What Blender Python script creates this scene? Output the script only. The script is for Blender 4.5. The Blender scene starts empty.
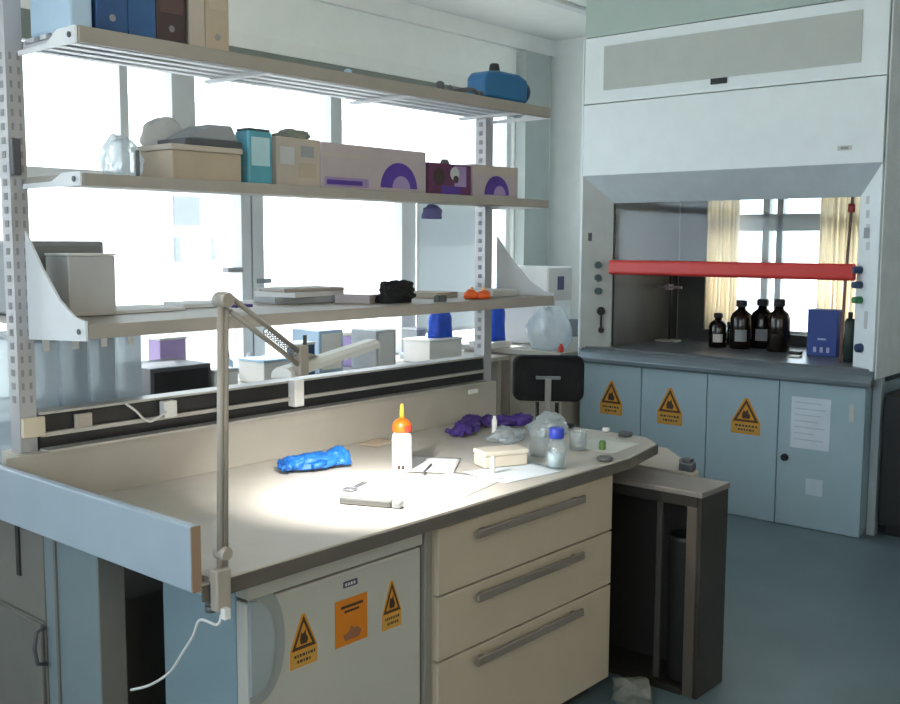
import bpy, bmesh, math, random
from mathutils import Vector, Matrix, noise
random.seed(7)
scn = bpy.context.scene
C = scn.collection
PI = math.pi

# ------------------------------------------------------------------ camera
FPX, CXP, CYP, EYE = 1021.6, 450.0, 352.0, 1.69
yaw, pit, rol = (math.radians(a) for a in (40.885, 6.093, 0.2385))
fw = Vector((math.cos(yaw)*math.cos(pit), math.sin(yaw)*math.cos(pit), -math.sin(pit)))
r0 = Vector((math.sin(yaw), -math.cos(yaw), 0))
u0 = r0.cross(fw)
rt = r0*math.cos(rol) + u0*math.sin(rol)
up = u0*math.cos(rol) - r0*math.sin(rol)
CAM = Vector((0, 0, EYE))
cd = bpy.data.cameras.new('camera')
cd.sensor_width = 36.0
cd.lens = FPX/900*36
cd.clip_start = 0.05
cam = bpy.data.objects.new('camera', cd)
C.objects.link(cam)
M3 = Matrix((rt, up, -fw)).transposed().to_4x4()
M3.translation = CAM
cam.matrix_world = M3
scn.camera = cam

def at(x, y, ax, v):
    """the point of the plane ax = v seen at a pixel of the photograph (used to measure the room)"""
    d = fw*FPX + rt*(x-CXP) - up*(y-CYP)
    i = 'XYZ'.index(ax)
    return CAM + d*((v-CAM[i])/d[i])

# ------------------------------------------------------------------ materials
def mat(name, col, rough=0.55, metal=0.0, var=0.06, scale=8.0, spec=0.5, bump=0.0):
    m = bpy.data.materials.new(name)
    m.use_nodes = True
    nt = m.node_tree
    b = nt.nodes['Principled BSDF']
    b.inputs['Roughness'].default_value = rough
    b.inputs['Metallic'].default_value = metal
    b.inputs['Specular IOR Level'].default_value = spec
    tc = nt.nodes.new('ShaderNodeTexCoord')
    nz = nt.nodes.new('ShaderNodeTexNoise')
    nz.inputs['Scale'].default_value = scale
    nz.inputs['Detail'].default_value = 4
    nt.links.new(tc.outputs['Object'], nz.inputs['Vector'])
    rp = nt.nodes.new('ShaderNodeValToRGB')
    rp.color_ramp.elements[0].position = 0.3
    rp.color_ramp.elements[1].position = 0.7
    rp.color_ramp.elements[0].color = (*[c*(1-var) for c in col], 1)
    rp.color_ramp.elements[1].color = (*[min(1, c*(1+var)) for c in col], 1)
    nt.links.new(nz.outputs['Fac'], rp.inputs['Fac'])
    nt.links.new(rp.outputs['Color'], b.inputs['Base Color'])
    if bump:
        bp = nt.nodes.new('ShaderNodeBump')
        bp.inputs['Strength'].default_value = bump
        bp.inputs['Distance'].default_value = 0.01
        nt.links.new(nz.outputs['Fac'], bp.inputs['Height'])
        nt.links.new(bp.outputs['Normal'], b.inputs['Normal'])
    return m

def clear(name, tint=(0.95, 0.98, 1), gloss=0.08, haze=0.0, hazecol=(0.8, 0.85, 0.9), rough=0.05, fres=0.5):
    """a thin see-through pane or film: clear, a little gloss, and for plastic some milky haze"""
    m = bpy.data.materials.new(name)
    m.use_nodes = True
    nt = m.node_tree
    nt.nodes.remove(nt.nodes['Principled BSDF'])
    out = nt.nodes['Material Output']
    tr = nt.nodes.new('ShaderNodeBsdfTransparent'); tr.inputs['Color'].default_value = (*tint, 1)
    gl = nt.nodes.new('ShaderNodeBsdfGlossy'); gl.inputs['Roughness'].default_value = rough
    gl.inputs['Color'].default_value = (1, 1, 1, 1)
    lw = nt.nodes.new('ShaderNodeLayerWeight'); lw.inputs['Blend'].default_value = 0.25
    mu = nt.nodes.new('ShaderNodeMath'); mu.operation = 'MULTIPLY_ADD'
    mu.inputs[1].default_value = fres; mu.inputs[2].default_value = gloss
    mu.use_clamp = True
    nt.links.new(lw.outputs['Fresnel'], mu.inputs[0])
    mx = nt.nodes.new('ShaderNodeMixShader')
    nt.links.new(mu.outputs[0], mx.inputs['Fac'])
    nt.links.new(tr.outputs[0], mx.inputs[1]); nt.links.new(gl.outputs[0], mx.inputs[2])
    last = mx
    if haze:
        df = nt.nodes.new('ShaderNodeBsdfDiffuse'); df.inputs['Color'].default_value = (*hazecol, 1)
        tl = nt.nodes.new('ShaderNodeBsdfTranslucent'); tl.inputs['Color'].default_value = (*hazecol, 1)
        md = nt.nodes.new('ShaderNodeMixShader'); md.inputs['Fac'].default_value = 0.5
        nt.links.new(df.outputs[0], md.inputs[1]); nt.links.new(tl.outputs[0], md.inputs[2])
        m2 = nt.nodes.new('ShaderNodeMixShader'); m2.inputs['Fac'].default_value = haze
        nt.links.new(mx.outputs[0], m2.inputs[1]); nt.links.new(md.outputs[0], m2.inputs[2])
        last = m2
    nt.links.new(last.outputs[0], out.inputs['Surface'])
    return m

def cloth(name, col, trans=0.5):
    m = bpy.data.materials.new(name)
    m.use_nodes = True
    nt = m.node_tree
    nt.nodes.remove(nt.nodes['Principled BSDF'])
    df = nt.nodes.new('ShaderNodeBsdfDiffuse'); df.inputs['Color'].default_value = (*col, 1)
    tl = nt.nodes.new('ShaderNodeBsdfTranslucent'); tl.inputs['Color'].default_value = (*col, 1)
    mx = nt.nodes.new('ShaderNodeMixShader'); mx.inputs['Fac'].default_value = trans
    nt.links.new(df.outputs[0], mx.inputs[1]); nt.links.new(tl.outputs[0], mx.inputs[2])
    nt.links.new(mx.outputs[0], nt.nodes['Material Output'].inputs['Surface'])
    return m

def glow(name, col, strength):
    m = bpy.data.materials.new(name)
    m.use_nodes = True
    b = m.node_tree.nodes['Principled BSDF']
    b.inputs['Base Color'].default_value = (0.9, 0.9, 0.9, 1)
    b.inputs['Emission Color'].default_value = (*col, 1)
    b.inputs['Emission Strength'].default_value = strength
    return m

WALLM = mat('wall_paint', (0.90, 0.93, 0.90), 0.8, var=0.02)
PIERM = mat('grey_paint', (0.42, 0.47, 0.46), 0.8, var=0.03)
CEILM = mat('ceiling_paint', (0.88, 0.90, 0.88), 0.9, var=0.02)
FLOORM = mat('floor_vinyl', (0.115, 0.165, 0.185), 0.42, var=0.10, scale=2.5)
ALU = mat('window_aluminium', (0.62, 0.64, 0.65), 0.45, 0.1, var=0.03)
WHITEF = mat('white_window_frame', (0.74, 0.76, 0.76), 0.5, var=0.02)
GLASS = clear('window_glass')
HGLASS = clear('back_pane_glass', (0.94, 0.95, 0.95), 0.03)
SGLASS = clear('sash_glass', (0.90, 0.92, 0.92), 0.025, fres=0.18)
TOPM = mat('worktop_laminate', (0.49, 0.465, 0.42), 0.38, var=0.04, scale=14)
EDGE = mat('worktop_edge_shade', (0.12, 0.105, 0.09), 0.5, var=0.05)  # edging darkened to carry the shadow strip along the worktop front
UPM = mat('upstand_laminate', (0.42, 0.395, 0.345), 0.5, var=0.03)
SKYW = mat('sky_tinted_laminate', (0.38, 0.46, 0.54), 0.45, var=0.03)  # pale board, the blue of the sky light put into its colour
LEGM = mat('blue_grey_panel', (0.19, 0.245, 0.265), 0.55, var=0.04)
LEGE = mat('panel_edge_grey', (0.18, 0.172, 0.155), 0.6, var=0.04)
CREAM = mat('cream_drawer_front', (0.49, 0.42, 0.325), 0.42, var=0.03)
CARC = mat('carcass_grey', (0.24, 0.23, 0.20), 0.6, var=0.04)
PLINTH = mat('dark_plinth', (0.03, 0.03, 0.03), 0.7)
HANDM = mat('handle_grey', (0.235, 0.205, 0.18), 0.45, 0.2, var=0.03)
FRW = mat('fridge_white_shaded', (0.47, 0.465, 0.42), 0.4, var=0.02)  # white front darkened, the shade under the bench is in the colour
FRSIDE = mat('fridge_side_sky_tint', (0.215, 0.305, 0.345), 0.5, var=0.03)  # side of the white fridge, its bluish sky light put into the colour
FRH = mat('fridge_handle_grey', (0.30, 0.325, 0.325), 0.4, var=0.03)
SHELFM = mat('shelf_laminate_shade', (0.34, 0.315, 0.28), 0.5, var=0.05)  # white laminate toned to beige, its backlit shade put into the colour
SLATM = mat('shelf_slat', (0.62, 0.63, 0.66), 0.4, 0.2, var=0.05)
POSTM = mat('post_grey', (0.46, 0.46, 0.48), 0.45, 0.4, var=0.05)
SLOTM = mat('slot_dark', (0.27, 0.27, 0.28), 0.7)
BRACKM = mat('bracket_white', (0.78, 0.80, 0.83), 0.45, var=0.02)
BLACK = mat('black_plastic', (0.012, 0.012, 0.013), 0.45)
BLACKM = mat('black_fabric', (0.010, 0.010, 0.012), 0.8)
LIPM = mat('rail_strip', (0.46, 0.45, 0.42), 0.4, 0.3, var=0.05)
WHITEP = mat('white_plastic', (0.80, 0.80, 0.78), 0.4, var=0.02)
BEIGEP = mat('beige_plastic', (0.68, 0.60, 0.46), 0.5, var=0.04)
BEIGEC = mat('beige_cabinet', (0.55, 0.51, 0.44), 0.55, var=0.03)
LAMPM = mat('lamp_beige_enamel', (0.40, 0.36, 0.31), 0.4, 0.1, var=0.03)
SPRING = mat('spring_steel', (0.25, 0.24, 0.22), 0.4, 0.8)
TUBE = glow('fluorescent_tube', (1.0, 0.97, 0.92), 6)
YEL = mat('sign_orange_yellow', (0.62, 0.27, 0.018), 0.5, var=0.05)
ORS = mat('sign_orange', (0.62, 0.20, 0.008), 0.5, var=0.05)
INK = mat('sign_ink', (0.06, 0.035, 0.02), 0.6)
BANDM = mat('sign_band', (0.55, 0.31, 0.06), 0.5, var=0.05)
LOGOB = mat('badge_navy', (0.06, 0.05, 0.12), 0.4)
HOODW = mat('hood_white', (0.78, 0.85, 0.88), 0.4, var=0.02)
HOODG = mat('hood_inset_grey', (0.47, 0.51, 0.49), 0.5, var=0.03)
HOODT = mat('hood_top_green_grey', (0.42, 0.52, 0.49), 0.5, var=0.02)
HOODB = mat('hood_cabinet_dimmed', (0.33, 0.445, 0.51), 0.42, var=0.03)  # hood white darkened for the cabinet, the weaker low light in the colour
HOODTOP = mat('hood_worktop_grey', (0.12, 0.14, 0.155), 0.3, var=0.06)
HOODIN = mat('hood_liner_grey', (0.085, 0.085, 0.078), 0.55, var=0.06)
HDARK = mat('hood_dark_strip', (0.06, 0.075, 0.075), 0.5)
RED = mat('red_sash_bar', (0.62, 0.045, 0.04), 0.35, var=0.05)
KNOBG = mat('knob_dark_green', (0.04, 0.09, 0.09), 0.4)
KNOBV = mat('knob_green', (0.04, 0.22, 0.09), 0.4)
KNOBB = mat('knob_navy', (0.03, 0.06, 0.14), 0.4)
AMBER = mat('amber_glass', (0.010, 0.006, 0.004), 0.12, var=0.05)
LABELW = mat('label_white', (0.62, 0.60, 0.58), 0.6)
BLUEBOX = mat('royal_blue_card', (0.035, 0.075, 0.32), 0.5, var=0.06)
CURT = cloth('cream_curtain', (0.97, 0.87, 0.71), 0.75)
PAPER = mat('paper', (0.82, 0.83, 0.84), 0.8, var=0.015)
STEEL = mat('dull_dark_steel', (0.050, 0.046, 0.040), 0.42, 0.4, var=0.12, scale=4)
STEELT = mat('steel_top', (0.26, 0.235, 0.215), 0.45, 0.3, var=0.06)
BINM = mat('dark_bin', (0.016, 0.017, 0.016), 0.5, var=0.1)
NITB = mat('nitrile_blue', (0.014, 0.14, 0.50), 0.5, var=0.15, scale=18)
NITP = mat('nitrile_purple', (0.055, 0.025, 0.19), 0.5, var=0.2, scale=18)
ORCAP = mat('orange_cap', (0.62, 0.12, 0.006), 0.35)
REDP = mat('red_print', (0.60, 0.05, 0.03), 0.5)
PINKP = mat('pink_print', (0.78, 0.36, 0.30), 0.6)
NOZ = mat('amber_nozzle', (0.80, 0.36, 0.03), 0.35)
BOTTLEW = mat('bottle_white', (0.82, 0.76, 0.72), 0.4, var=0.02)
SILV = mat('silver_grey', (0.13, 0.135, 0.13), 0.4, 0.2, var=0.05)
DGREY = mat('dark_grey', (0.09, 0.095, 0.105), 0.5, var=0.08)
MGREY = mat('mid_grey', (0.30, 0.32, 0.34), 0.55, var=0.05)
LGREY = mat('light_grey', (0.55, 0.56, 0.57), 0.55, var=0.04)
CARD = mat('cardboard_beige', (0.46, 0.38, 0.29), 0.75, var=0.06)
CARDL = mat('cardboard_pale', (0.48, 0.43, 0.37), 0.75, var=0.08)
BROWN = mat('dark_brown_card', (0.055, 0.035, 0.035), 0.6, var=0.1)
BLUEC = mat('mid_blue_card', (0.022, 0.075, 0.20), 0.55, var=0.15, scale=12)
BLUEL = mat('pale_blue_plastic', (0.42, 0.58, 0.74), 0.4, var=0.04)
TEAL = mat('teal_tin', (0.10, 0.36, 0.46), 0.35, var=0.15)
TEALL = mat('teal_pale_label', (0.45, 0.68, 0.74), 0.5, var=0.1)
GBOX = mat('glove_box_card', (0.46, 0.40, 0.42), 0.6, var=0.05)
PURP = mat('glove_box_purple', (0.085, 0.035, 0.30), 0.5, var=0.1)
PURPL = mat('glove_box_lilac', (0.34, 0.25, 0.48), 0.6, var=0.08)
MAROON = mat('glove_box_maroon', (0.13, 0.035, 0.10), 0.6, var=0.2)
PUMPB = mat('pump_blue', (0.015, 0.14, 0.33), 0.4, var=0.06)
ORNG = mat('orange_plastic', (0.85, 0.13, 0.02), 0.4, var=0.08)
DBLUE = mat('deep_blue_film', (0.01, 0.08, 0.62), 0.35, var=0.2, scale=14)
BLUEBAG = clear('blue_bag_film', (0.10, 0.28, 0.95), 0.06, 0.55, (0.06, 0.20, 0.95))
PLAST = clear('milky_plastic', (0.85, 0.90, 0.93), 0.06, 0.62, (0.58, 0.64, 0.68))
BAGF = clear('clear_bag_film', (0.95, 0.98, 1.0), 0.12, 0.42, (0.80, 0.88, 0.92))
BEAK = clear('lab_glass', (0.93, 0.96, 0.97), 0.10, 0.12, (0.8, 0.85, 0.88))
BLUECAP = mat('blue_cap', (0.03, 0.06, 0.50), 0.4)
GREENP = mat('green_plastic', (0.10, 0.22, 0.05), 0.5)
CORDW = mat('cord_white', (0.70, 0.70, 0.68), 0.5)
FACADE = mat('facade_render', (0.80, 0.80, 0.78), 0.9, var=0.02, scale=1)
FACADE2 = mat('facade_grey', (0.42, 0.43, 0.43), 0.9, var=0.03, scale=1)
FWIN = mat('facade_window', (0.16, 0.18, 0.20), 0.4)
GROUND = mat('outdoor_paving', (0.6, 0.6, 0.58), 0.9)

# ------------------------------------------------------------------ mesh helpers
def B(): return bmesh.new()

def box(bm, x0, x1, y0, y1, z0, z1, M=None):
    x0, x1 = sorted((x0, x1)); y0, y1 = sorted((y0, y1)); z0, z1 = sorted((z0, z1))
    vs = [bm.verts.new((x, y, z)) for z in (z0, z1) for x, y in ((x0, y0), (x1, y0), (x1, y1), (x0, y1))]
    if M:
        for v in vs: v.co = M @ v.co
    for f in ((3, 2, 1, 0), (4, 5, 6, 7), (0, 1, 5, 4), (1, 2, 6, 5), (2, 3, 7, 6), (3, 0, 4, 7)):
        bm.faces.new([vs[i] for i in f])
    return vs

def prism(bm, pts, vec):
    """closed solid: a planar outline pushed along vec"""
    vec = Vector(vec)
    a = [bm.verts.new(Vector(p)) for p in pts]
    b = [bm.verts.new(Vector(p)+vec) for p in pts]
    n = len(a)
    fs = [bm.faces.new(a[::-1]), bm.faces.new(b)]
    for i in range(n):
        fs.append(bm.faces.new((a[i], a[(i+1) % n], b[(i+1) % n], b[i])))
    bmesh.ops.recalc_face_normals(bm, faces=fs)

def frame_of(d):
    d = d.normalized()
    a = Vector((0, 0, 1)) if abs(d.z) < 0.9 else Vector((1, 0, 0))
    s = d.cross(a).normalized()
    return s, s.cross(d).normalized()

def tube(bm, pts, r, n=10, r_end=None):
    pts = [Vector(p) for p in pts]
    rings = []
    m = len(pts)
    for i, p in enumerate(pts):
        d = (pts[min(i+1, m-1)]-pts[max(i-1, 0)])
        s, t = frame_of(d)
        if rings:
            s0 = (rings[-1][0].co-pts[i-1]).normalized()
            s = (s0-d.normalized()*s0.dot(d.normalized())).normalized(); t = s.cross(d.normalized())
        rr = r if r_end is None else r+(r_end-r)*i/(m-1)
        rings.append([bm.verts.new(p+s*rr*math.cos(2*PI*k/n)+t*rr*math.sin(2*PI*k/n)) for k in range(n)])
    fs = []
    for a, b in zip(rings, rings[1:]):
        for k in range(n):
            f = bm.faces.new((a[k], a[(k+1) % n], b[(k+1) % n], b[k])); f.smooth = True; fs.append(f)
    fs.append(bm.faces.new(rings[0][::-1])); fs.append(bm.faces.new(rings[-1]))
    bmesh.ops.recalc_face_normals(bm, faces=fs)

def smooth(pts, k=5):
    pts = [Vector(p) for p in pts]; out = []
    for i in range(len(pts)-1):
        p0, p1, p2, p3 = pts[max(i-1, 0)], pts[i], pts[i+1], pts[min(i+2, len(pts)-1)]
        for j in range(k):
            t = j/k
            out.append(0.5*((2*p1)+(p2-p0)*t+(2*p0-5*p1+4*p2-p3)*t*t+(3*p1-p0-3*p2+p3)*t**3))
    return out+[pts[-1]]

def lathe(bm, prof, c=(0, 0, 0), n=24, ax='Z'):
    c = Vector(c)
    rings = []
    for r, h in prof:
        ring = []
        for k in range(n):
            a = 2*PI*k/n
            v = Vector((r*math.cos(a), r*math.sin(a), h))
            if ax == 'X': v = Vector((h, v.x, v.y))
            if ax == 'Y': v = Vector((v.x, h, v.y))
            ring.append(bm.verts.new(c+v))
        rings.append(ring)
    fs = []
    for a, b in zip(rings, rings[1:]):
        for k in range(n):
            f = bm.faces.new((a[k], a[(k+1) % n], b[(k+1) % n], b[k])); f.smooth = True; fs.append(f)
    fs.append(bm.faces.new(rings[0][::-1])); fs.append(bm.faces.new(rings[-1]))
    bmesh.ops.recalc_face_normals(bm, faces=fs)

def rrect(w, h, r, n=5):
    out = []
    for cx, cy, a0 in ((w/2-r, h/2-r, 0), (-w/2+r, h/2-r, 90), (-w/2+r, -h/2+r, 180), (w/2-r, -h/2+r, 270)):
        for k in range(n+1):
            a = math.radians(a0+90*k/n)
            out.append((cx+r*math.cos(a), cy+r*math.sin(a)))
    return out

def crumple(bm, c, size, seed=0, amp=0.35, freq=3.0, sub=4, flat=True, rz=0.0):
    """a crumpled lump resting on its underside"""
    t = bmesh.new()
    bmesh.ops.create_icosphere(t, subdivisions=sub, radius=1)
    off = Vector((seed*3.1, seed*1.7, seed*5.3))
    R = Matrix.Rotation(rz, 3, 'Z')
    for v in t.verts:
        p = v.co.copy()
        d = noise.noise(p*freq*0.5+off)*amp + abs(noise.noise(p*freq+off))*amp*0.8 - abs(noise.noise(p*freq*2.3+off))*amp*0.5
        q = p*(1+d)
        if flat: q.z = max(q.z, -0.55)
        v.co = R @ Vector((q.x*size[0], q.y*size[1], (q.z+0.55 if flat else q.z)*size[2])) + Vector(c)
    me = bpy.data.meshes.new('tmp'); t.to_mesh(me); t.free()
    n0 = len(bm.faces)
    bm.from_mesh(me); bpy.data.meshes.remove(me)
    bm.faces.ensure_lookup_table()
    for f in bm.faces[n0:]: f.smooth = True

def obj(name, bm, m, parent=None, bevel=0.0, world=True):
    if parent is not None and world:
        o_ = WORLD[parent.name]
        for v in bm.verts: v.co -= o_
    me = bpy.data.meshes.new(name)
    bm.to_mesh(me); bm.free()
    me.materials.append(m)
    o = bpy.data.objects.new(name, me)
    C.objects.link(o)
    if parent is not None: o.parent = parent
    WORLD[o.name] = WORLD[parent.name] if parent is not None else Vector((0, 0, 0))
    if bevel:
        md = o.modifiers.new('edge_round', 'BEVEL'); md.width = bevel; md.segments = 2; md.limit_method = 'ANGLE'
    return o

WORLD = {}
def thing(name, label, cat, loc=(0, 0, 0), group=None):
    o = bpy.data.objects.new(name, None)
    o.empty_display_size = 0.1
    C.objects.link(o)
    o.location = loc
    WORLD[o.name] = Vector(loc)
    o['label'] = label; o['category'] = cat
    if group: o['group'] = group
    return o

def tag(o, label, cat, group=None):
    o['label'] = label; o['category'] = cat
    if group: o['group'] = group
    return o

def solid(name, m, label, cat, bm, group=None, bevel=0.0):
    """a thing that is one mesh; its origin goes to its base"""
    lo = [min(v.co[i] for v in bm.verts) for i in range(3)]
    hi = [max(v.co[i] for v in bm.verts) for i in range(3)]
    c = Vector(((lo[0]+hi[0])/2, (lo[1]+hi[1])/2, lo[2]))
    for v in bm.verts: v.co -= c
    o = obj(name, bm, m, None, bevel)
    o.location = c
    return tag(o, label, cat, group)

def struct(name, bm, m, parent=None, bevel=0.0):
    o = obj(name, bm, m, parent, bevel)
    if parent is None: o['kind'] = 'structure'
    return o

def bx(*a):
    bm = B(); box(bm, *a); return bm

def dup(root, loc, label=None, group=None):
    r = root.copy(); C.objects.link(r); r.location = loc
    if label: r['label'] = label
    if group: r['group'] = group
    for ch in list(root.children):
        c = ch.copy(); C.objects.link(c); c.parent = r
        for g in ch.children:
            d = g.copy(); C.objects.link(d); d.parent = c
    return r

# ------------------------------------------------------------------ the room
XL, XR, YF, YB, ZC = -1.9, 7.1, -2.3, 5.05, 3.35
T = 0.15
struct('floor', bx(XL-T, XR+T, YF-T, YB+T, -0.1, 0), FLOORM)
struct('ceiling', bx(XL-T, XR+T, YF-T, YB+T, ZC, ZC+0.12), CEILM)

def wall_with_holes(name, ax, pos, thick, u0, u1, z0, z1, holes, m):
    """wall at ax=pos; holes are (u0,u1,z0,z1), left to right"""
    bm = B()
    def b(a, c, d, e):
        if c-a < 1e-4 or e-d < 1e-4: return
        if ax == 'Y': box(bm, a, c, pos, pos+thick, d, e)
        else: box(bm, pos, pos+thick, a, c, d, e)
    u = u0
    for h in sorted(holes):
        b(u, h[0], z0, z1)
        b(h[0], h[1], z0, h[2]); b(h[0], h[1], h[3], z1)
        u = h[1]
    b(u, u1, z0, z1)
    return struct(name, bm, m)

SILL, HEAD = 0.84, 2.84
WX0, WX1 = 0.3, 6.60
wall_with_holes('wall_back', 'Y', YB, T, XL-T, XR+T, 0, ZC, [(WX0, WX1, SILL, HEAD)], WALLM)
HY0, HY1, HZ0, HZ1 = 2.20, 3.66, 1.02, 2.25
wall_with_holes('wall_right', 'X', XR, T, YF, YB, 0, ZC, [(HY0, HY1, HZ0, HZ1)], WALLM)
wall_with_holes('wall_left', 'X', XL-T, T, YF, YB, 0, ZC, [(-1.6, 3.2, 1.15, 3.2)], WALLM)  # unseen opening, added and sized for fill light from the left
wall_with_holes('wall_front', 'Y', YF-T, T, XL-T, XR+T, 0, ZC, [(-1.2, 3.0, 1.3, 2.9)], WALLM)  # unseen opening added for warm fill light
struct('trim_1', bx(6.62, 6.95, YB-0.10, YB-0.001, 0, 3.20), PIERM)
struct('trim_4', bx(WX0-0.1, 6.615, YB-0.035, YB-0.001, 2.835, 2.925), CEILM)
bc = thing('blind_cassette', 'long dark grey green blind housing along the window head above the top shelf', 'blind', (3.4, YB-0.06, 2.68))
obj('housing', bx(WX0, 6.58, YB-0.055, YB-0.012, 2.685, 2.834), mat('cassette_green_grey', (0.20, 0.23, 0.21), 0.6), bc, 0.004)
obj('end_cap', bx(6.5805, 6.61, YB-0.058, YB-0.010, 2.68, 2.8345), MGREY, bc)
struct('trim_2', bx(XL, XR-0.001, YB-0.04, YB-0.001, 3.22, 3.349), CEILM)
struct('trim_3', bx(5.2, 6.7, 4.15, 4.23, 3.325, 3.349), WHITEF)

# windows of the back wall: frame bars with glass between them
WARMFILL = clear('warm_fill_glass', (0.74, 0.64, 0.50), 0.05)  # tint added to warm the fill light through the unseen rear panes
def window(name, bars, panes, fm, gm=None):
    bm = B()
    for b_ in bars: box(bm, *b_)
    o = struct(name, bm, fm)
    g = B()
    for p in panes: box(g, *p)
    obj('glass_pane', g, gm or GLASS, o)
    return o
YW = YB+0.03
xa, xb = at(240, 260, 'Y', YB).x, at(262, 260, 'Y', YB).x
xc, xd = at(401, 260, 'Y', YB).x, at(415, 260, 'Y', YB).x
zt = at(300, 188, 'Y', YB).z
Bars = [(WX0, WX1, YW, YW+0.07, SILL, SILL+0.06), (WX0, WX1, YW, YW+0.07, HEAD-0.05, HEAD),
        (WX0, WX1, YW, YW+0.07, zt-0.035, zt+0.035),
        (WX1-0.05, WX1, YW, YW+0.07, SILL, HEAD)]
for xm in (WX0,):
    Bars.append((xm, xm+0.05, YW, YW+0.07, SILL, zt))
wn = window('window_1', Bars, [(WX0, WX1, YW+0.03, YW+0.036, SILL, HEAD)], WHITEF)
bm = B(); w_ = (xb-xa)
box(bm, xa, xa+w_*0.42, YW-0.05, YW+0.09, SILL, zt)
box(bm, xa+w_*0.50, xb, YW-0.05, YW+0.09, SILL, zt)
obj('mullion', bm, ALU, wn)
bm = B(); box(bm, xc, xd, YW-0.04, YW+0.08, SILL, zt); obj('mullion', bm, WHITEF, wn)
xg = at(172, 100, 'Y', YB).x; xh = at(195, 100, 'Y', YB).x
bm = B(); box(bm, xg, xh, YW-0.03, YW+0.08, zt, HEAD); obj('mullion', bm, ALU, wn)
xg = at(331, 120, 'Y', YB).x; xh = at(342, 120, 'Y', YB).x
bm = B(); box(bm, xg, xh, YW-0.03, YW+0.08, zt, HEAD); obj('mullion', bm, ALU, wn)
xg = at(121, 100, 'Y', YB).x
bm = B(); box(bm, xg, xg+0.05, YW-0.02, YW+0.08, zt, HEAD); obj('mullion', bm, ALU, wn)
for px, py in ((236, 270), (265, 281)):
    p = at(px, py, 'Y', YB-0.03)
    bm = B(); box(bm, p.x-0.055, p.x+0.055, YB-0.03, YB+0.03, p.z-0.015, p.z+0.015)
    obj('handle', bm, MGREY, wn, 0.004)
# a pale roller blind over the right-hand pane, between mullion and pier
xi, xj = at(417, 240, 'Y', YB-0.03).x, at(482, 240, 'Y', YB-0.03).x
bl = thing('roller_blind', 'pale grey roller blind pulled down over the window right of the white mullion', 'blind', ((xi+xj)/2, YB-0.03, 1.0))
obj('blind_cloth', bx(xi, xj, YB-0.032, YB-0.028, 1.05, zt-0.03), cloth('blind_cloth', (0.62, 0.66, 0.67), 0.45), bl)
bm = B(); tube(bm, [(xi, YB-0.03, zt-0.01), (xj, YB-0.03, zt-0.01)], 0.022); obj('roller', bm, WHITEF, bl)
obj('bottom_bar', bx(xi, xj, YB-0.038, YB-0.022, 1.03, 1.055), WHITEF, bl)

# window behind the fume cupboard
yA, yB_ = HY0, HY1
m1, m2 = at(760, 250, 'X', XR).y, at(780, 250, 'X', XR).y
z1, z2 = at(765, 231, 'X', XR).z, at(765, 214, 'X', XR).z
wb = [(XR+0.03, XR+0.10, yA, yB_, HZ0, HZ0+0.05), (XR+0.03, XR+0.10, yA, yB_, HZ1-0.05, HZ1),
      (XR+0.03, XR+0.10, yA, yA+0.05, HZ0, HZ1), (XR+0.03, XR+0.10, yB_-0.05, yB_, HZ0, HZ1),
      (XR+0.03, XR+0.10, m1-0.05, m1, HZ0, HZ1), (XR+0.03, XR+0.10, m2, m2+0.045, HZ0, HZ1),
      (XR+0.03, XR+0.10, yA, yB_, z1, z2)]
window('window_2', wb, [(XR+0.06, XR+0.066, yA, yB_, HZ0, HZ1)], ALU)
# unseen windows, added to give the room fill light from behind the camera
bars = [(-1.2, 3.0, YF-0.1, YF-0.03, z, z+0.06) for z in (1.3, 2.84)] + [(x, x+0.06, YF-0.1, YF-0.03, 1.3, 2.9) for x in (-1.2, 0.2, 1.6, 2.94)]
window('window_fill_3', bars, [(-1.2, 3.0, YF-0.07, YF-0.065, 1.3, 2.9)], WHITEF, WARMFILL)
bars = [(XL-0.1, XL-0.03, -1.6, 3.2, z, z+0.06) for z in (1.15, 3.14)] + [(XL-0.1, XL-0.03, y, y+0.06, 1.15, 3.2) for y in (-1.6, 0.0, 1.6, 3.14)]
window('window_fill_4', bars, [(XL-0.07, XL-0.065, -1.6, 3.2, 1.15, 3.2)], WHITEF)

# outside
struct('ground', bx(-40, 60, -40, 60, -4.2, -4.0), GROUND)
YX = 13.0
bd = thing('building', 'pale building across the yard seen through the window', 'building', (14, YX, -4.0))
obj('facade', bx(-2, 16.2, YX, YX+6, -4.0, at(140, 95, 'Y', YX).z), FACADE, bd)
for a, b_ in (((172, 196), (198, 226)), ((206, 238), (213, 260)), ((280, 215), (300, 245)), ((173, 237), (179, 262)), ((316, 214), (330, 232))):
    p, q = at(*a, 'Y', YX), at(*b_, 'Y', YX)
    obj('window', bx(p.x, q.x, YX-0.06, YX-0.02, q.z, p.z), FACADE2 if a[0] in (280, 316) else FWIN, bd)
p, q = at(186, 236, 'Y', YX-1), at(199, 300, 'Y', YX-1)
bt = thing('chimney_stack', 'faint grey chimney with a cross bar seen outside through the left window', 'chimney', ((p.x+q.x)/2, YX-1, -4))
obj('shaft', bx(p.x, q.x, YX-1.3, YX-0.9, -4.0, p.z), FACADE2, bt)
r_, s_ = at(181, 263, 'Y', YX-1), at(219, 269, 'Y', YX-1)
obj('cross_bar', bx(r_.x, s_.x, YX-1.36, YX-1.31, s_.z, r_.z), FACADE2, bt)

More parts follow.
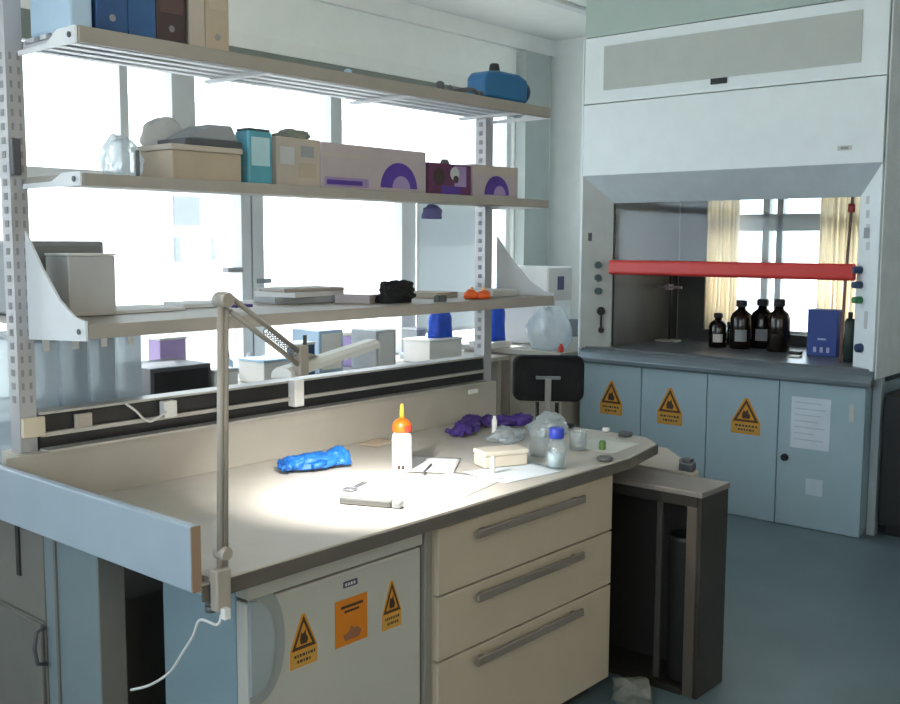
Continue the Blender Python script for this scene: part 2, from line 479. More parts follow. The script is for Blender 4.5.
# ------------------------------------------------------------------ lab bench
BX0, BX1, BY0, BYM, BYE, BZ = 1.362, 3.66, 1.94, 2.91, 3.9, 0.9
bench = thing('lab_bench', 'long lab bench with off-white worktop, raised pale end board and cream upstand', 'bench', (2.5, 2.9, 0))
outl = [(BX0, BY0), (3.26, BY0), (3.57, 2.0), (BX1, 2.10), (BX1, BYM), (BX0, BYM)]
bm = B(); prism(bm, [(x, y, 0.872) for x, y in outl], (0, 0, BZ-0.872)); obj('worktop', bm, TOPM, bench, 0.004)
bm = B()
ed = [(BX0, BY0-0.0005), (3.26, BY0-0.0005), (3.57, 2.0-0.0008), (BX1+0.0008, 2.0995), (BX1+0.0008, BYM)]
eo = [(BX0, BY0-0.006), (3.261, BY0-0.006), (3.573, 1.9945), (BX1+0.006, 2.0975), (BX1+0.006, BYM)]
prism(bm, [(x, y, 0.858) for x, y in ed+eo[::-1]], (0, 0, 0.037)); obj('worktop_edging', bm, EDGE, bench)
obj('worktop', bx(BX0, BX1, 3.02, BYE, 0.872, BZ), TOPM, bench, 0.004)
obj('upstand', bx(BX0, BX1, 2.885, 2.905, BZ, 1.06), UPM, bench, 0.002)
obj('end_board', bx(1.335, 1.3605, BY0, 3.70, 0.885, 1.042), SKYW, bench, 0.004)
eb = bpy.data.objects['end_board']
obj('edge_strip', bx(1.3352, 1.3603, BY0-0.005, BY0-0.0005, 0.886, 1.041), mat('edge_strip_brown', (0.30, 0.20, 0.13), 0.6), eb)
bm = B(); prism(bm, [(BX0+0.05, 2.912, 0.872), (1.96, 2.912, 0.872), (1.96, 2.912, 0.10), (BX1, 2.912, 0.10), (BX1, 2.912, 1.06), (BX0+0.05, 2.912, 1.06)], (0, 0.103, 0))
obj('spine_panel', bm, BEIGEC, bench)
obj('leg_panel', bx(1.40, 1.475, 2.465, 2.755, 0.0, 0.865), LEGM, bench, 0.003)
lp = bpy.data.objects['leg_panel']
obj('edge_face_tone', bx(1.3995, 1.4755, 2.458, 2.4645, 0.0, 0.865), LEGE, lp)  # front face of the panel toned apart, its different light in the colour
obj('joint_strip', bx(1.394, 1.3998, 2.680, 2.692, 0.0, 0.865), LEGE, lp)
obj('leg_panel', bx(3.20, 3.26, 2.35, 2.90, 0.0, 0.865), LEGM, bench, 0.003)
obj('upper_panel', bx(1.40, 1.46, 2.760, 3.88, 0.59, 0.865), LEGE, bench, 0.003)
bm = B(); box(bm, 1.394, 1.3998, 2.895, 2.915, 0.70, 0.86); obj('slot', bm, PLINTH, bench)

# cupboard under the far half at the left edge, with a loop handle
cp = thing('cupboard', 'grey beige low cupboard with loop handle under the left end of the bench', 'cupboard', (1.6, 3.05, 0.0))
obj('body', bx(1.40, 1.92, 2.765, 3.45, 0.02, 0.585), LEGE, cp, 0.004)
dr = obj('door', bx(1.388, 1.3995, 2.768, 3.45, 0.0, 0.583), mat('cupboard_door', (0.16, 0.155, 0.14), 0.55), cp, 0.003)
bm = B(); p = at(43, 628, 'X', 1.38); q = at(43, 664, 'X', 1.38)
tube(bm, [(1.387, p.y, p.z), (1.360, p.y, p.z-0.008), (1.352, p.y, (p.z+q.z)/2), (1.360, p.y, q.z+0.008), (1.387, p.y, q.z)], 0.006)
obj('handle', bm, DGREY, dr)

# service rail (black trunking) on the spine
rail = obj('service_rail', bx(1.487, 3.612, 2.925, 3.0, 1.0605, 1.168), BLACK, bench, 0.003)
rail['label'] = 'black trunking rail with metal strips'
obj('strip', bx(1.487, 3.612, 2.910, 2.9245, 1.103, 1.116), LIPM, rail)
obj('strip', bx(1.487, 3.612, 2.925, 3.0, 1.1683, 1.176), LIPM, rail)
obj('lip', bx(1.487, 3.612, 2.872, 2.924, 1.0605, 1.068), LIPM, rail)
def sock(px, py, w, h, m=WHITEP, d=0.02, name='socket'):
    p = at(px, py, 'Y', 2.90)
    o = obj(name, bx(p.x-w/2, p.x+w/2, 2.9245-d, 2.9245, p.z-h/2, p.z+h/2), m, rail, 0.003)
    return o
s = sock(86, 421, 0.055, 0.045, CARDL, 0.016); s['label'] = 'small beige socket'
s = sock(170, 409, 0.050, 0.055, WHITEP, 0.03, 'plug'); s['label'] = 'round white plug'
s = sock(36, 428, 0.07, 0.06, BEIGEP, 0.016); s['label'] = 'yellowish beige socket'
s = sock(297, 393, 0.045, 0.10, WHITEP, 0.04, 'adapter'); s['label'] = 'upright white power adapter'
s = sock(470, 391, 0.06, 0.02, WHITEP, 0.05, 'clip')
bm = B(); pts = [at(a, b_, 'Y', 2.893) for a, b_ in ((166, 412), (152, 421), (144, 419), (136, 411), (126, 404))]
tube(bm, smooth(pts), 0.004, 8); obj('plug_lead', bm, CORDW, rail)

# ------------------------------------------------------------------ shelving
sv = thing('shelving_rack', 'three tier rack of slatted shelves on slotted posts above the bench', 'shelf', (2.5, 2.95, 0.9))
PX = (1.455, 3.645)
for i, px in enumerate(PX):
    bm = B(); box(bm, px-0.026, px+0.026, 2.926, 2.985, 1.061, 2.72 if i == 0 else 2.27)
    nb = len(bm.faces)
    z = 1.21
    while z < 2.25:
        for dx in ((-0.012, 0.012) if i == 0 else ()):
            box(bm, px+dx-0.004, px+dx+0.004, 2.9250, 2.9262, z, z+0.02)
        box(bm, px-0.0270, px-0.0258, 2.945, 2.966, z, z+0.02)
        z += 0.04
    bm.faces.ensure_lookup_table()
    for f in bm.faces[nb:]: f.material_index = 1
    po = obj('post', bm, POSTM, sv)
    po.data.materials.append(SLOTM)
def shelf(z0, z1, yb, slats, xe=3.655):
    fr = obj('shelf', bx(1.475, xe, 2.60, 2.622, z0, z1), SHELFM, sv, 0.003)
    if slats:
        n = 6
        for k in range(n):
            ya = 2.64+(yb-2.64)*k/n
            for xa_, xb_ in ((1.475, xe),) if not (ya < 2.99 and ya+(yb-2.64)/n*0.5 > 2.92) else ((1.485, 3.615),):
                obj('slat', bx(xa_, xb_, ya, ya+(yb-2.64)/n*0.5, z1-0.014, z1-0.002), SLATM, fr)
        for x in (1.485, 2.2, 2.9, 3.575):
            obj('cross_bar', bx(x, x+0.025, 2.623, yb, z1-0.026, z1-0.0145), SLATM, fr)
    else:
        obj('board', bx(1.475, xe, 2.6225, yb, z1-0.022, z1-0.001), SHELFM, fr)
    return fr
def arm(fr, x, za, zb, y1=2.926):
    prism_b = B()
    prism(prism_b, [(x, 2.605, za), (x, 2.70, za), (x, y1, za), (x, y1, za+0.014), (x, 2.76, za+0.016), (x, 2.70, zb), (x, 2.605, zb)], (0.006, 0, 0))
    return obj('bracket', prism_b, BRACKM, fr)
f1 = shelf(2.225, 2.268, 3.05, True)
arm(f1, 1.467, 2.222, 2.268); arm(f1, 3.6565, 2.222, 2.266)
f2 = shelf(1.842, 1.876, 2.94, False)
arm(f2, 1.467, 1.842, 1.880); arm(f2, 3.6565, 1.842, 1.876)
f3 = shelf(1.420, 1.460, 3.28, False, 3.70)
for x, mm in ((1.466, BRACKM), (3.702, LGREY)):
    b_ = B()
    prism(b_, [(x, 2.60, 1.415), (x, 2.60, 1.47), (x, 2.66, 1.48), (x, 2.74, 1.525), (x, 2.83, 1.61), (x, 2.925, 1.72), (x, 2.925, 1.40)], (0.007, 0, 0))
    obj('end_plate', b_, mm, f3)
for x, z in ((1.464, 2.245), (1.464, 1.86), (1.463, 1.44)):
    b_ = B(); lathe(b_, [(0.008, -0.003), (0.008, 0.0)], (x, 2.63, z), 12, 'X'); obj('bolt', b_, DGREY, f3 if z < 1.5 else (f2 if z < 2 else f1))
bm = B(); box(bm, 1.43, 1.455, 2.905, 2.925, 1.88, 1.985); obj('post_clamp', bm, DGREY, sv, 0.003)

# ------------------------------------------------------------------ fridge
FY = 1.985
fr = thing('fridge', 'white under-bench fridge with orange hazard signs on its door', 'fridge', (1.83, 2.3, 0))
FX0, FX1 = 1.525, 2.165
obj('body', bx(FX0, FX1, FY+0.045, 2.35, 0.03, 0.862), FRSIDE, fr, 0.004)
obj('top_panel', bx(FX0, FX1, FY-0.008, FY+0.044, 0.806, 0.856), FRW, fr, 0.004)
dr = obj('door', bx(FX0, FX1, FY, FY+0.044, 0.05, 0.797), FRW, fr, 0.006)
obj('plinth', bx(FX0+0.02, FX1-0.02, FY+0.06, FY+0.09, 0.0, 0.0295), PLINTH, fr)
# D-shaped handle plate on the left edge
def D(x0, zc, w, h, y0, y1, n=16):
    bm = B()
    pts = [(x0, y0, zc-h/2)]
    for k in range(n+1):
        a = -PI/2+PI*k/n
        pts.append((x0+w*math.cos(a)**0.75 if math.cos(a) > 1e-6 else x0, y0, zc+h/2*math.sin(a)))
    pts = [Vector(p) for i, p in enumerate(pts) if i == 0 or (Vector(p)-Vector(pts[i-1])).length > 1e-4]
    prism(bm, pts, (0, y1-y0, 0)); return bm
p = at(246, 650, 'Y', FY)
hd = obj('handle_plate', D(FX0+0.004, p.z, 0.115, 0.31, FY-0.004, FY-0.0003), FRH, dr)
obj('handle', D(FX0+0.004, p.z, 0.075, 0.245, FY-0.012, FY-0.0042), mat('fridge_handle_blue_grey', (0.31, 0.36, 0.38), 0.4), dr)
CURY = FY
def sign_on_y(par, pts4, y, kind, label):
    """hazard sign on a front at Y=y: triangle over a text band, from its top, left, right, bottom pixels"""
    (xt, yt), (xl, xr_, yb_) = pts4
    a = at(xt, yt, 'Y', y); bl_, br_ = at(xl, yb_[0], 'Y', y), at(xr_, yb_[1], 'Y', y)
    w = br_.x-bl_.x; h = a.z-(bl_.z+br_.z)/2; x0 = bl_.x; z0 = a.z-h; xm = x0+w/2
    hazard(par, kind, label, lambda u, v, d: Vector((x0+w*u, y-d, z0+h*v)), w, h)
def hazard(par, kind, label, P, w, h):
    e = 0.0012
    def pr_(pts, d0, m, nm, pa):
        bm = B(); prism(bm, [P(u, v, d0) for u, v in pts], P(0, 0, d0+e)-P(0, 0, d0)); return obj(nm, bm, m, pa)
    if kind == 'tri':
        s = pr_([(0, 0), (1, 0), (1, 0.33), (0.56, 1), (0.44, 1), (0, 0.33)], 0.0003, YEL, 'hazard_sign', par)
        # dark triangle outline
        bm = B()
        tri = [(0.06, 0.34), (0.94, 0.34), (0.5, 0.97)]
        inn = [(0.19, 0.40), (0.81, 0.40), (0.5, 0.85)]
        d = 0.0016
        for i in range(3):
            j = (i+1) % 3
            prism(bm, [P(*tri[i], d), P(*tri[j], d), P(*inn[j], d), P(*inn[i], d)], P(0, 0, d+0.0008)-P(0, 0, d))
        obj('triangle_border', bm, INK, s)
        bm = B()
        fl = [(0.38, 0.43), (0.62, 0.43), (0.66, 0.52), (0.58, 0.60), (0.57, 0.70), (0.48, 0.62), (0.42, 0.66), (0.36, 0.52)]
        prism(bm, [P(u, v, d) for u, v in fl], P(0, 0, d+0.0008)-P(0, 0, d))
        obj('pictogram', bm, INK, s)
        pr_([(0.04, 0.04), (0.96, 0.04), (0.96, 0.30), (0.04, 0.30)], 0.0016, BANDM, 'text_band', s)
        bm = B()
        d = 0.0026
        for v0, u0_, u1_ in ((0.20, 0.14, 0.86), (0.09, 0.24, 0.76)):
            u = u0_
            while u < u1_:
                du = random.choice((0.05, 0.07, 0.09))
                prism(bm, [P(u, v0, d), P(u+du, v0, d), P(u+du, v0+0.055, d), P(u, v0+0.055, d)], P(0, 0, d+0.0006)-P(0, 0, d))
                u += du+0.035
        obj('lettering', bm, INK, s)
    else:
        s = pr_([(0, 0), (1, 0), (1, 1), (0, 1)], 0.0003, ORS, 'hazard_sign', par)
        d = 0.0016
        bm = B()
        for u0_, v0, u1_, v1 in ((0.18, 0.80, 0.86, 0.86), (0.28, 0.70, 0.74, 0.75)):
            prism(bm, [P(u0_, v0, d), P(u1_, v0, d), P(u1_, v1, d), P(u0_, v1, d)], P(0, 0, d+0.0006)-P(0, 0, d))
        obj('lettering', bm, INK, s)
        bm = B()
        fl = [(0.30, 0.10), (0.72, 0.10), (0.82, 0.22), (0.66, 0.34), (0.60, 0.30), (0.50, 0.40), (0.42, 0.28), (0.24, 0.22)]
        prism(bm, [P(u, v, d) for u, v in fl], P(0, 0, d+0.0008)-P(0, 0, d))
        obj('pictogram', bm, mat('sign_brown_ink', (0.28, 0.12, 0.06), 0.6), s)
    s['label'] = label
sign_on_y(dr, ((302, 614), (290, 317, (671, 660))), FY, 'tri', 'left triangular hazard sign')
sign_on_y(dr, ((351, 597), (335, 367, (648, 638))), FY, 'sq', 'square orange hazard sign')
sign_on_y(dr, ((391, 581), (382, 401, (632, 624))), FY, 'tri', 'right triangular hazard sign')
p = at(350, 583, 'Y', FY)
b_ = obj('badge', bx(p.x-0.026, p.x+0.026, FY-0.003, FY-0.0003, p.z-0.009, p.z+0.009), LOGOB, dr, 0.001)
bm = B()
for k in range(4): box(bm, p.x-0.021+0.0105*k, p.x-0.0145+0.0105*k, FY-0.0037, FY-0.0031, p.z-0.004, p.z+0.004)
obj('badge_mark', bm, LABELW, b_)

# ------------------------------------------------------------------ drawer unit
du = thing('drawer_unit', 'cream three drawer unit with long grey handles under the bench', 'drawers', (2.68, 2.3, 0))
DX0, DX1 = 2.205, 3.172
obj('carcass', bx(DX0, DX1, 1.975, 2.55, 0.075, 0.862), CREAM, du, 0.002)
obj('side_filler', bx(2.172, DX0-0.0005, 1.975, 2.45, 0.0, 0.862), CARC, du, 0.002)
obj('plinth', bx(DX0, DX1-0.02, 2.03, 2.50, 0.0, 0.074), PLINTH, du)
obj('top_strip', bx(DX0, DX1, 1.968, 1.9745, 0.852, 0.862), CARC, du)
for z0, z1, zh in ((0.643, 0.848, 0.803), (0.439, 0.637, 0.600), (0.078, 0.433, 0.394)):
    d_ = obj('drawer', bx(DX0+0.002, DX1-0.001, 1.953, 1.974, z0, z1), CREAM, du, 0.003)
    h_ = obj('handle', bx(2.365, 2.955, 1.925, 1.935, zh-0.014, zh+0.014), HANDM, d_, 0.004)
    bm = B()
    bm.free()
    for x in (2.395, 2.905): obj('handle_mount', bx(x, x+0.02, 1.9352, 1.9528, zh-0.008, zh+0.008), HANDM, h_)

# ------------------------------------------------------------------ bin housing at the bench end
bh = thing('bin_cabinet', 'dark steel open fronted cabinet with pale top beside the drawer unit', 'cabinet', (3.43, 1.95, 0))
GX0, GX1, GY0, GY1, GZ = 3.36, 3.575, 1.69, 2.30, 0.79
obj('top', bx(GX0-0.01, GX1+0.005, GY0-0.005, GY1, GZ-0.022, GZ), STEELT, bh, 0.004)
obj('side_panel', bx(GX0, GX1, GY0, GY0+0.018, 0.0, GZ-0.0225), STEEL, bh, 0.003)
obj('side_panel', bx(GX0, GX1, GY1-0.018, GY1, 0.0, GZ-0.0225), STEEL, bh, 0.003)
obj('back_panel', bx(GX1-0.014, GX1, GY0+0.0185, GY1-0.0185, 0.0, GZ-0.0225), STEEL, bh)
obj('top_rail', bx(GX0, GX0+0.018, GY0+0.0185, GY1-0.0185, GZ-0.062, GZ-0.0225), STEEL, bh)
obj('post', bx(GX0, GX0+0.02, GY0+0.0185, GY0+0.06, 0.0, GZ-0.0625), mat('warm_steel', (0.14, 0.115, 0.095), 0.4, 0.4), bh, 0.002)
obj('post', bx(GX0+0.02, GX0+0.035, 1.862, 1.885, 0.03, GZ-0.0625), mat('steel_strip', (0.09, 0.085, 0.075), 0.4, 0.4), bh, 0.002)
obj('base', bx(GX0, GX1-0.0145, GY0+0.065, GY1-0.0185, 0.0, 0.025), STEEL, bh)
bm = B(); lathe(bm, [(0.052, 0.0), (0.060, 0.02), (0.066, 0.55), (0.070, 0.57), (0.062, 0.57), (0.056, 0.05), (0.0005, 0.045)], (3.449, 1.795, 0.0255), 24)
solid('waste_bin', BINM, 'dark round waste bin standing inside the open steel cabinet', 'bin', bm)
bm = B(); crumple(bm, (3.20, 1.87, 0.001), (0.055, 0.075, 0.06), 5, 0.4, 2.4)
solid('plastic_bag', mat('grey_bag', (0.17, 0.18, 0.16), 0.5, var=0.2), 'crumpled pale bag lying on the floor by the drawer unit', 'bag', bm)

# side table beyond the bench end
st = thing('side_table', 'low beige side table standing past the end of the bench', 'table', (3.95, 2.2, 0))
bm = B(); prism(bm, [(3.67, 1.89, 0.75), (3.72, 1.89, 0.75), (3.90, 2.06, 0.75), (4.06, 2.22, 0.75), (4.06, 2.60, 0.75), (3.67, 2.60, 0.75)], (0, 0, 0.028))
obj('top', bm, mat('side_table_top', (0.50, 0.45, 0.39), 0.45), st, 0.004)
for x, y in ((3.69, 2.10), (3.69, 2.55), (3.98, 2.55), (3.98, 2.26)):
    obj('leg', bx(x, x+0.03, y, y+0.03, 0, 0.7495), STEEL, st)
bm = B(); prism(bm, [(3.675, 1.955, 0.7785), (3.675, 1.895, 0.7785), (3.735, 1.91, 0.7785), (3.80, 1.99, 0.7785), (3.76, 2.0, 0.7785)], (0.0, 0.0, 0.03))
box(bm, 3.70, 3.735, 1.92, 1.955, 0.8085, 0.825)
hb = solid('gadget', DGREY, 'small dark gadget on the near corner of the low beige side table', 'tool', bm, bevel=0.003)

# ------------------------------------------------------------------ desk lamp
lamp = thing('desk_lamp', 'beige jointed bench lamp clamped to the near left corner of the bench', 'lamp', (1.42, 1.915, 0.9))
LX, LY = 1.420, 1.920
ptop = at(223, 300, 'Y', LY)
bm = B()
for dx in (-0.0065, 0.0065):
    tube(bm, [(LX+dx-0.012, LY, 0.93), (ptop.x+dx, LY, ptop.z)], 0.0085, 10)
la = obj('lower_arm', bm, LAMPM, lamp)
bm = B(); lathe(bm, [(0.014, -0.02), (0.017, -0.015), (0.017, 0.015), (0.014, 0.02)], (LX-0.010, LY, 0.968), 16, 'Y'); obj('pivot', bm, LAMPM, lamp)
bm = B(); lathe(bm, [(0.016, -0.022), (0.019, -0.016), (0.019, 0.016), (0.016, 0.022)], (ptop.x, LY, ptop.z), 16, 'Y'); obj('pivot', bm, LAMPM, lamp)
cl = obj('clamp', bx(1.378, 1.420, 1.902, 1.9305, 0.835, 0.935), LAMPM, lamp, 0.005)
bm = B(); box(bm, 1.382, 1.416, 1.931, 1.99, 0.9005, 0.912); obj('clamp_jaw', bm, LAMPM, cl)
bm = B(); tube(bm, [(1.40, 1.958, 0.835), (1.40, 1.958, 0.8715)], 0.006, 10); lathe(bm, [(0.014, 0.82), (0.014, 0.835)], (1.40, 1.958, 0), 12)
box(bm, 1.389, 1.411, 1.931, 1.965, 0.838, 0.846)
obj('clamp_screw', bm, SILV, cl)
E0, E1 = Vector((ptop.x+0.02, LY, ptop.z-0.005)), Vector((1.716, 1.990, 1.395))
bm = B()
for dz in (0.012, -0.022):
    tube(bm, [E0+Vector((0, 0, dz)), E1+Vector((0, 0, dz))], 0.0065, 10)
ua = obj('upper_arm', bm, LAMPM, lamp)
bm = B()
a_, b__ = E0.lerp(E1, 0.45)+Vector((0, 0.0, -0.004)), E0.lerp(E1, 0.9)+Vector((0, 0, -0.004))
s_, t_ = frame_of(b__-a_)
tube(bm, [a_.lerp(b__, k/72)+(s_*math.cos(k*PI/3)+t_*math.sin(k*PI/3))*0.006 for k in range(73)], 0.0018, 6)
obj('spring', bm, SPRING, ua)
bm = B(); box(bm, E1.x-0.016, E1.x+0.016, E1.y-0.014, E1.y+0.014, E1.z-0.045, E1.z+0.035); obj('elbow', bm, LAMPM, lamp, 0.005)
bm = B(); box(bm, E1.x-0.006, E1.x+0.006, E1.y-0.016, E1.y-0.0145, E1.z+0.0355, E1.z+0.06); obj('thumb_screw', bm, SILV, lamp)
# head: a long trough shade with the tube inside
H0, H1 = Vector((1.672, 2.015, 1.362)), Vector((2.19, 2.213, 1.388))
hd_ = (H1-H0).normalized(); sd = Vector((-hd_.y, hd_.x, 0)).normalized(); ud = hd_.cross(sd)
L = (H1-H0).length
def HP(s, a, u): return H0+hd_*s+sd*a+ud*u
bm = B()
prof = [(-0.030, -0.016), (-0.028, 0.0), (-0.014, 0.009), (0.014, 0.010), (0.028, 0.0), (0.032, -0.018), (0.029, -0.018), (0.025, -0.001), (0.012, 0.007), (-0.012, 0.006), (-0.025, -0.001), (-0.027, -0.016)]
prism(bm, [HP(0, a, u) for a, u in prof], hd_*L)
for s0_ in (0.0, L-0.006):
    prism(bm, [HP(s0_, a, u) for a, u in ((-0.027, -0.015), (-0.025, -0.001), (-0.012, 0.006), (0.012, 0.007), (0.025, -0.001), (0.029, -0.017))], hd_*0.006)
sh = obj('shade', bm, WHITEP, lamp)
bm = B(); tube(bm, [HP(0.02, 0.0, -0.009), HP(L-0.02, 0.0, -0.009)], 0.0065, 12); obj('lamp_tube', bm, TUBE, sh)
bm = B(); prism(bm, [E1+Vector((-0.016, -0.014, -0.020)), E1+Vector((0.02, -0.008, 0.012)), HP(0.20, 0.0, 0.012), HP(0.05, -0.004, 0.011)], Vector((0, 0.012, 0.0)))
obj('head_joint', bm, LAMPM, lamp)
# the lamp's lead
bm = B()
pts = [Vector((1.395, 1.91, 0.826)), Vector((1.39, 1.92, 0.80))] + [at(a, b_, 'X', 1.385) for a, b_ in ((200, 620), (193, 636), (183, 652), (170, 672), (150, 685), (131, 690))]
tube(bm, smooth(pts), 0.0035, 8)
bm2 = B(); box(bm2, 1.387, 1.403, 1.885, 1.9015, 0.82, 0.845)
obj('lead', bm, CORDW, lamp); obj('lead_clip', bm2, WHITEP, lamp)

# ------------------------------------------------------------------ things on the bench
def onb(px, py): return at(px, py, 'Z', BZ)
E_ = 0.0008
# blue glove: palm, cuff and five crumpled fingers
def glove(name, m, c, rz, s, label, seed):
    g = B()
    R = Matrix.Rotation(rz, 4, 'Z')
    def P(x, y, z): return c+(R @ Vector((x, y, z)))*s
    crumple(g, P(0, 0, 0), (0.082*s, 0.046*s, 0.030*s), seed, 0.4, 2.8, 4, True, rz)
    crumple(g, P(0.078, 0.006, 0), (0.052*s, 0.044*s, 0.036*s), seed+1, 0.35, 3.2, 4, True, rz)
    crumple(g, P(-0.075, -0.004, 0), (0.050*s, 0.040*s, 0.030*s), seed+2, 0.35, 3.2, 4, True, rz)
    for k, (y0, ln, an) in enumerate(((-0.030, 0.055, -0.35), (-0.012, 0.062, -0.1), (0.010, 0.06, 0.12), (0.028, 0.05, 0.35))):
        pts = []
        for j in range(6):
            t = j/5
            pts.append(P(-0.072-ln*t*math.cos(an*t), y0+ln*t*math.sin(an*t)+0.006*math.sin(5*t+k), 0.014+0.012*math.sin(3*t+k*1.3)*(1-t*0.4)))
        tube(g, pts, 0.0135*s, 8, 0.011*s)
    tube(g, [P(0.02, -0.032, 0.014), P(-0.005, -0.052, 0.016), P(-0.035, -0.058, 0.012)], 0.013*s, 8, 0.010*s)
    lo = min(v.co.z for v in g.verts)
    for v in g.verts: v.co.z += c.z-lo
    return solid(name, m, label, 'glove', g)
c = onb(316, 469); c.z = BZ+E_
glove('glove', NITB, c, math.radians(-20), 1.0, 'crumpled blue rubber glove lying on the worktop left of the orange capped bottle', 3)
c = onb(466, 433); c.z = BZ+E_
glove('glove', NITP, c, math.radians(22), 0.95, 'left purple rubber glove in the heap at the back of the bench', 11)
c = onb(506, 427); c.z = BZ+E_
glove('glove', NITP, c, math.radians(-48), 0.9, 'right purple rubber glove in the heap at the back of the bench', 17)
c = onb(489, 432)
bm = B(); lathe(bm, [(0.010, 0), (0.011, 0.004), (0.011, 0.075), (0.007, 0.08), (0.007, 0.09)], (c.x-0.09, c.y-0.10, BZ+E_), 14)
solid('vial', WHITEP, 'small white vial standing in front of the purple gloves', 'vial', bm)

# bottle with orange cap and nozzle
c = onb(402, 471)
bt = thing('dropper_bottle', 'white squeeze bottle with orange cap and amber nozzle on the bench', 'bottle', (c.x, c.y, BZ+E_))
bm = B(); lathe(bm, [(0.031, 0), (0.034, 0.004), (0.035, 0.01), (0.035, 0.115), (0.033, 0.128), (0.027, 0.136), (0.024, 0.139)], (c.x, c.y, BZ+E_)); obj('bottle_body', bm, BOTTLEW, bt)
bm = B(); lathe(bm, [(0.032, 0.1395), (0.034, 0.142), (0.033, 0.166), (0.024, 0.178), (0.011, 0.186)], (c.x, c.y, BZ+E_), 20); obj('cap', bm, ORCAP, bt)
bm = B(); lathe(bm, [(0.0085, 0.1865), (0.008, 0.205), (0.006, 0.232), (0.004, 0.236)], (c.x, c.y, BZ+E_), 14); obj('nozzle', bm, NOZ, bt)
vd = math.atan2(-c.y, -c.x)
def wrap(a0, a1, r, z0, z1, n=10):
    bm = B()
    pts_o = [(c.x+(r+0.0006)*math.cos(vd+a0+(a1-a0)*k/n), c.y+(r+0.0006)*math.sin(vd+a0+(a1-a0)*k/n), BZ+E_+z0) for k in range(n+1)]
    pts_i = [(c.x+(r+0.0001)*math.cos(vd+a0+(a1-a0)*k/n), c.y+(r+0.0001)*math.sin(vd+a0+(a1-a0)*k/n), BZ+E_+z0) for k in range(n+1)]
    prism(bm, pts_o+pts_i[::-1], (0, 0, z1-z0)); return bm
lb = obj('label_print', wrap(-0.9, 0.9, 0.035, 0.06, 0.105), mat('label_cream_pink', (0.80, 0.62, 0.56), 0.6), bt)
obj('print', wrap(-0.1, 0.55, 0.0357, 0.085, 0.096), PINKP, lb)
for a in (-0.45, -0.05): obj('print', wrap(a, a+0.3, 0.0351, 0.012, 0.026, 4), INK, bt)
obj('cap_band', wrap(0.25, 1.5, 0.0342, 0.143, 0.163), REDP, bt)

# grey bar (a capped tube) and scissors
a_, b_ = onb(341, 503), onb(401, 508)
dv = (b_-a_); ln = dv.length; ang = math.atan2(dv.y, dv.x)
tc = thing('tube_case', 'silver grey tube case lying at the front of the bench', 'case', (a_+b_)/2+Vector((0, 0, E_)))
tc.rotation_euler.z = ang
bm = B(); box(bm, -ln/2, ln/2-0.025, -0.018, 0.018, 0, 0.022); obj('case_body', bm, SILV, tc, 0.006, world=False)
bm = B(); box(bm, ln/2-0.0245, ln/2+0.005, -0.019, 0.019, 0, 0.023); obj('end_cap', bm, MGREY, tc, 0.006, world=False)
c = onb(357, 487)
sc = thing('scissors', 'small scissors lying behind the silver grey tube case', 'scissors', c+Vector((0, 0, E_)))
sc.rotation_euler.z = math.radians(20)
for sg, ang in ((1, 0.12), (-1, -0.12)):
    bm = B()
    R = Matrix.Rotation(ang, 3, 'Z')
    ring = [R @ Vector((-0.05+0.020*math.cos(2*PI*k/16), sg*0.014+0.014*math.sin(2*PI*k/16), 0.004)) for k in range(17)]
    tube(bm, ring, 0.0035, 8); obj('finger_ring', bm, DGREY, sc, world=False)
    bm = B(); prism(bm, [R @ Vector(p) for p in ((-0.032, sg*0.006-0.004, 0.002+0.002*(sg > 0)), (-0.032, sg*0.006+0.004, 0.002+0.002*(sg > 0)), (0.05, sg*-0.002+0.004, 0.002+0.002*(sg > 0)), (0.07, -sg*0.004, 0.002+0.002*(sg > 0)), (0.05, -sg*0.002-0.004, 0.002+0.002*(sg > 0)))], (0, 0, 0.0018))
    obj('blade', bm, DGREY, sc, world=False)

def sheet(px, py, w, h, rz, label, m=PAPER, k=0, curl=0.006):
    c = onb(px, py)
    bm = B(); n = 8
    R = Matrix.Rotation(math.radians(rz), 3, 'Z')
    top = [[bm.verts.new(R @ Vector((w*(i/n-0.5), h*(j/n-0.5), 0.0012*k+E_+0.0006+curl*((i/n-0.5)**2)*(0.5+j/n)))+Vector((c.x, c.y, BZ))) for j in range(n+1)] for i in range(n+1)]
    for i in range(n):
        for j in range(n):
            bm.faces.new((top[i][j], top[i+1][j], top[i+1][j+1], top[i][j+1])).smooth = True
    o = solid('paper_sheet', m, label, 'paper', bm)
    md = o.modifiers.new('thickness', 'SOLIDIFY'); md.thickness = 0.0004; md.offset = 1
    return o
sheet(455, 485, 0.30, 0.21, 12, 'white paper sheet nearest the bench edge, right of the bottle', k=0)
sheet(515, 472, 0.30, 0.21, -8, 'white paper sheet on the bench in front of the beige box', k=0, m=mat('paper_blue', (0.70, 0.78, 0.84), 0.8))
sheet(432, 466, 0.25, 0.18, 34, 'white paper sheet beside the base of the orange capped bottle', k=3)
sheet(377, 443, 0.15, 0.10, 12, 'small tan card lying behind and left of the orange capped bottle', m=mat('tan_card', (0.60, 0.48, 0.36), 0.7))
sheet(604, 446, 0.24, 0.20, 5, 'pale grey sheet lying on the far right end of the bench', m=mat('sheet_grey', (0.60, 0.62, 0.58), 0.7))
c = onb(430, 471)
bm = B(); tube(bm, [Vector((c.x-0.07, c.y-0.03, BZ+0.009)), Vector((c.x+0.05, c.y+0.04, BZ+0.009))], 0.004, 8)
solid('pen', DGREY, 'dark pen lying on paper right of the bottle', 'pen', bm)

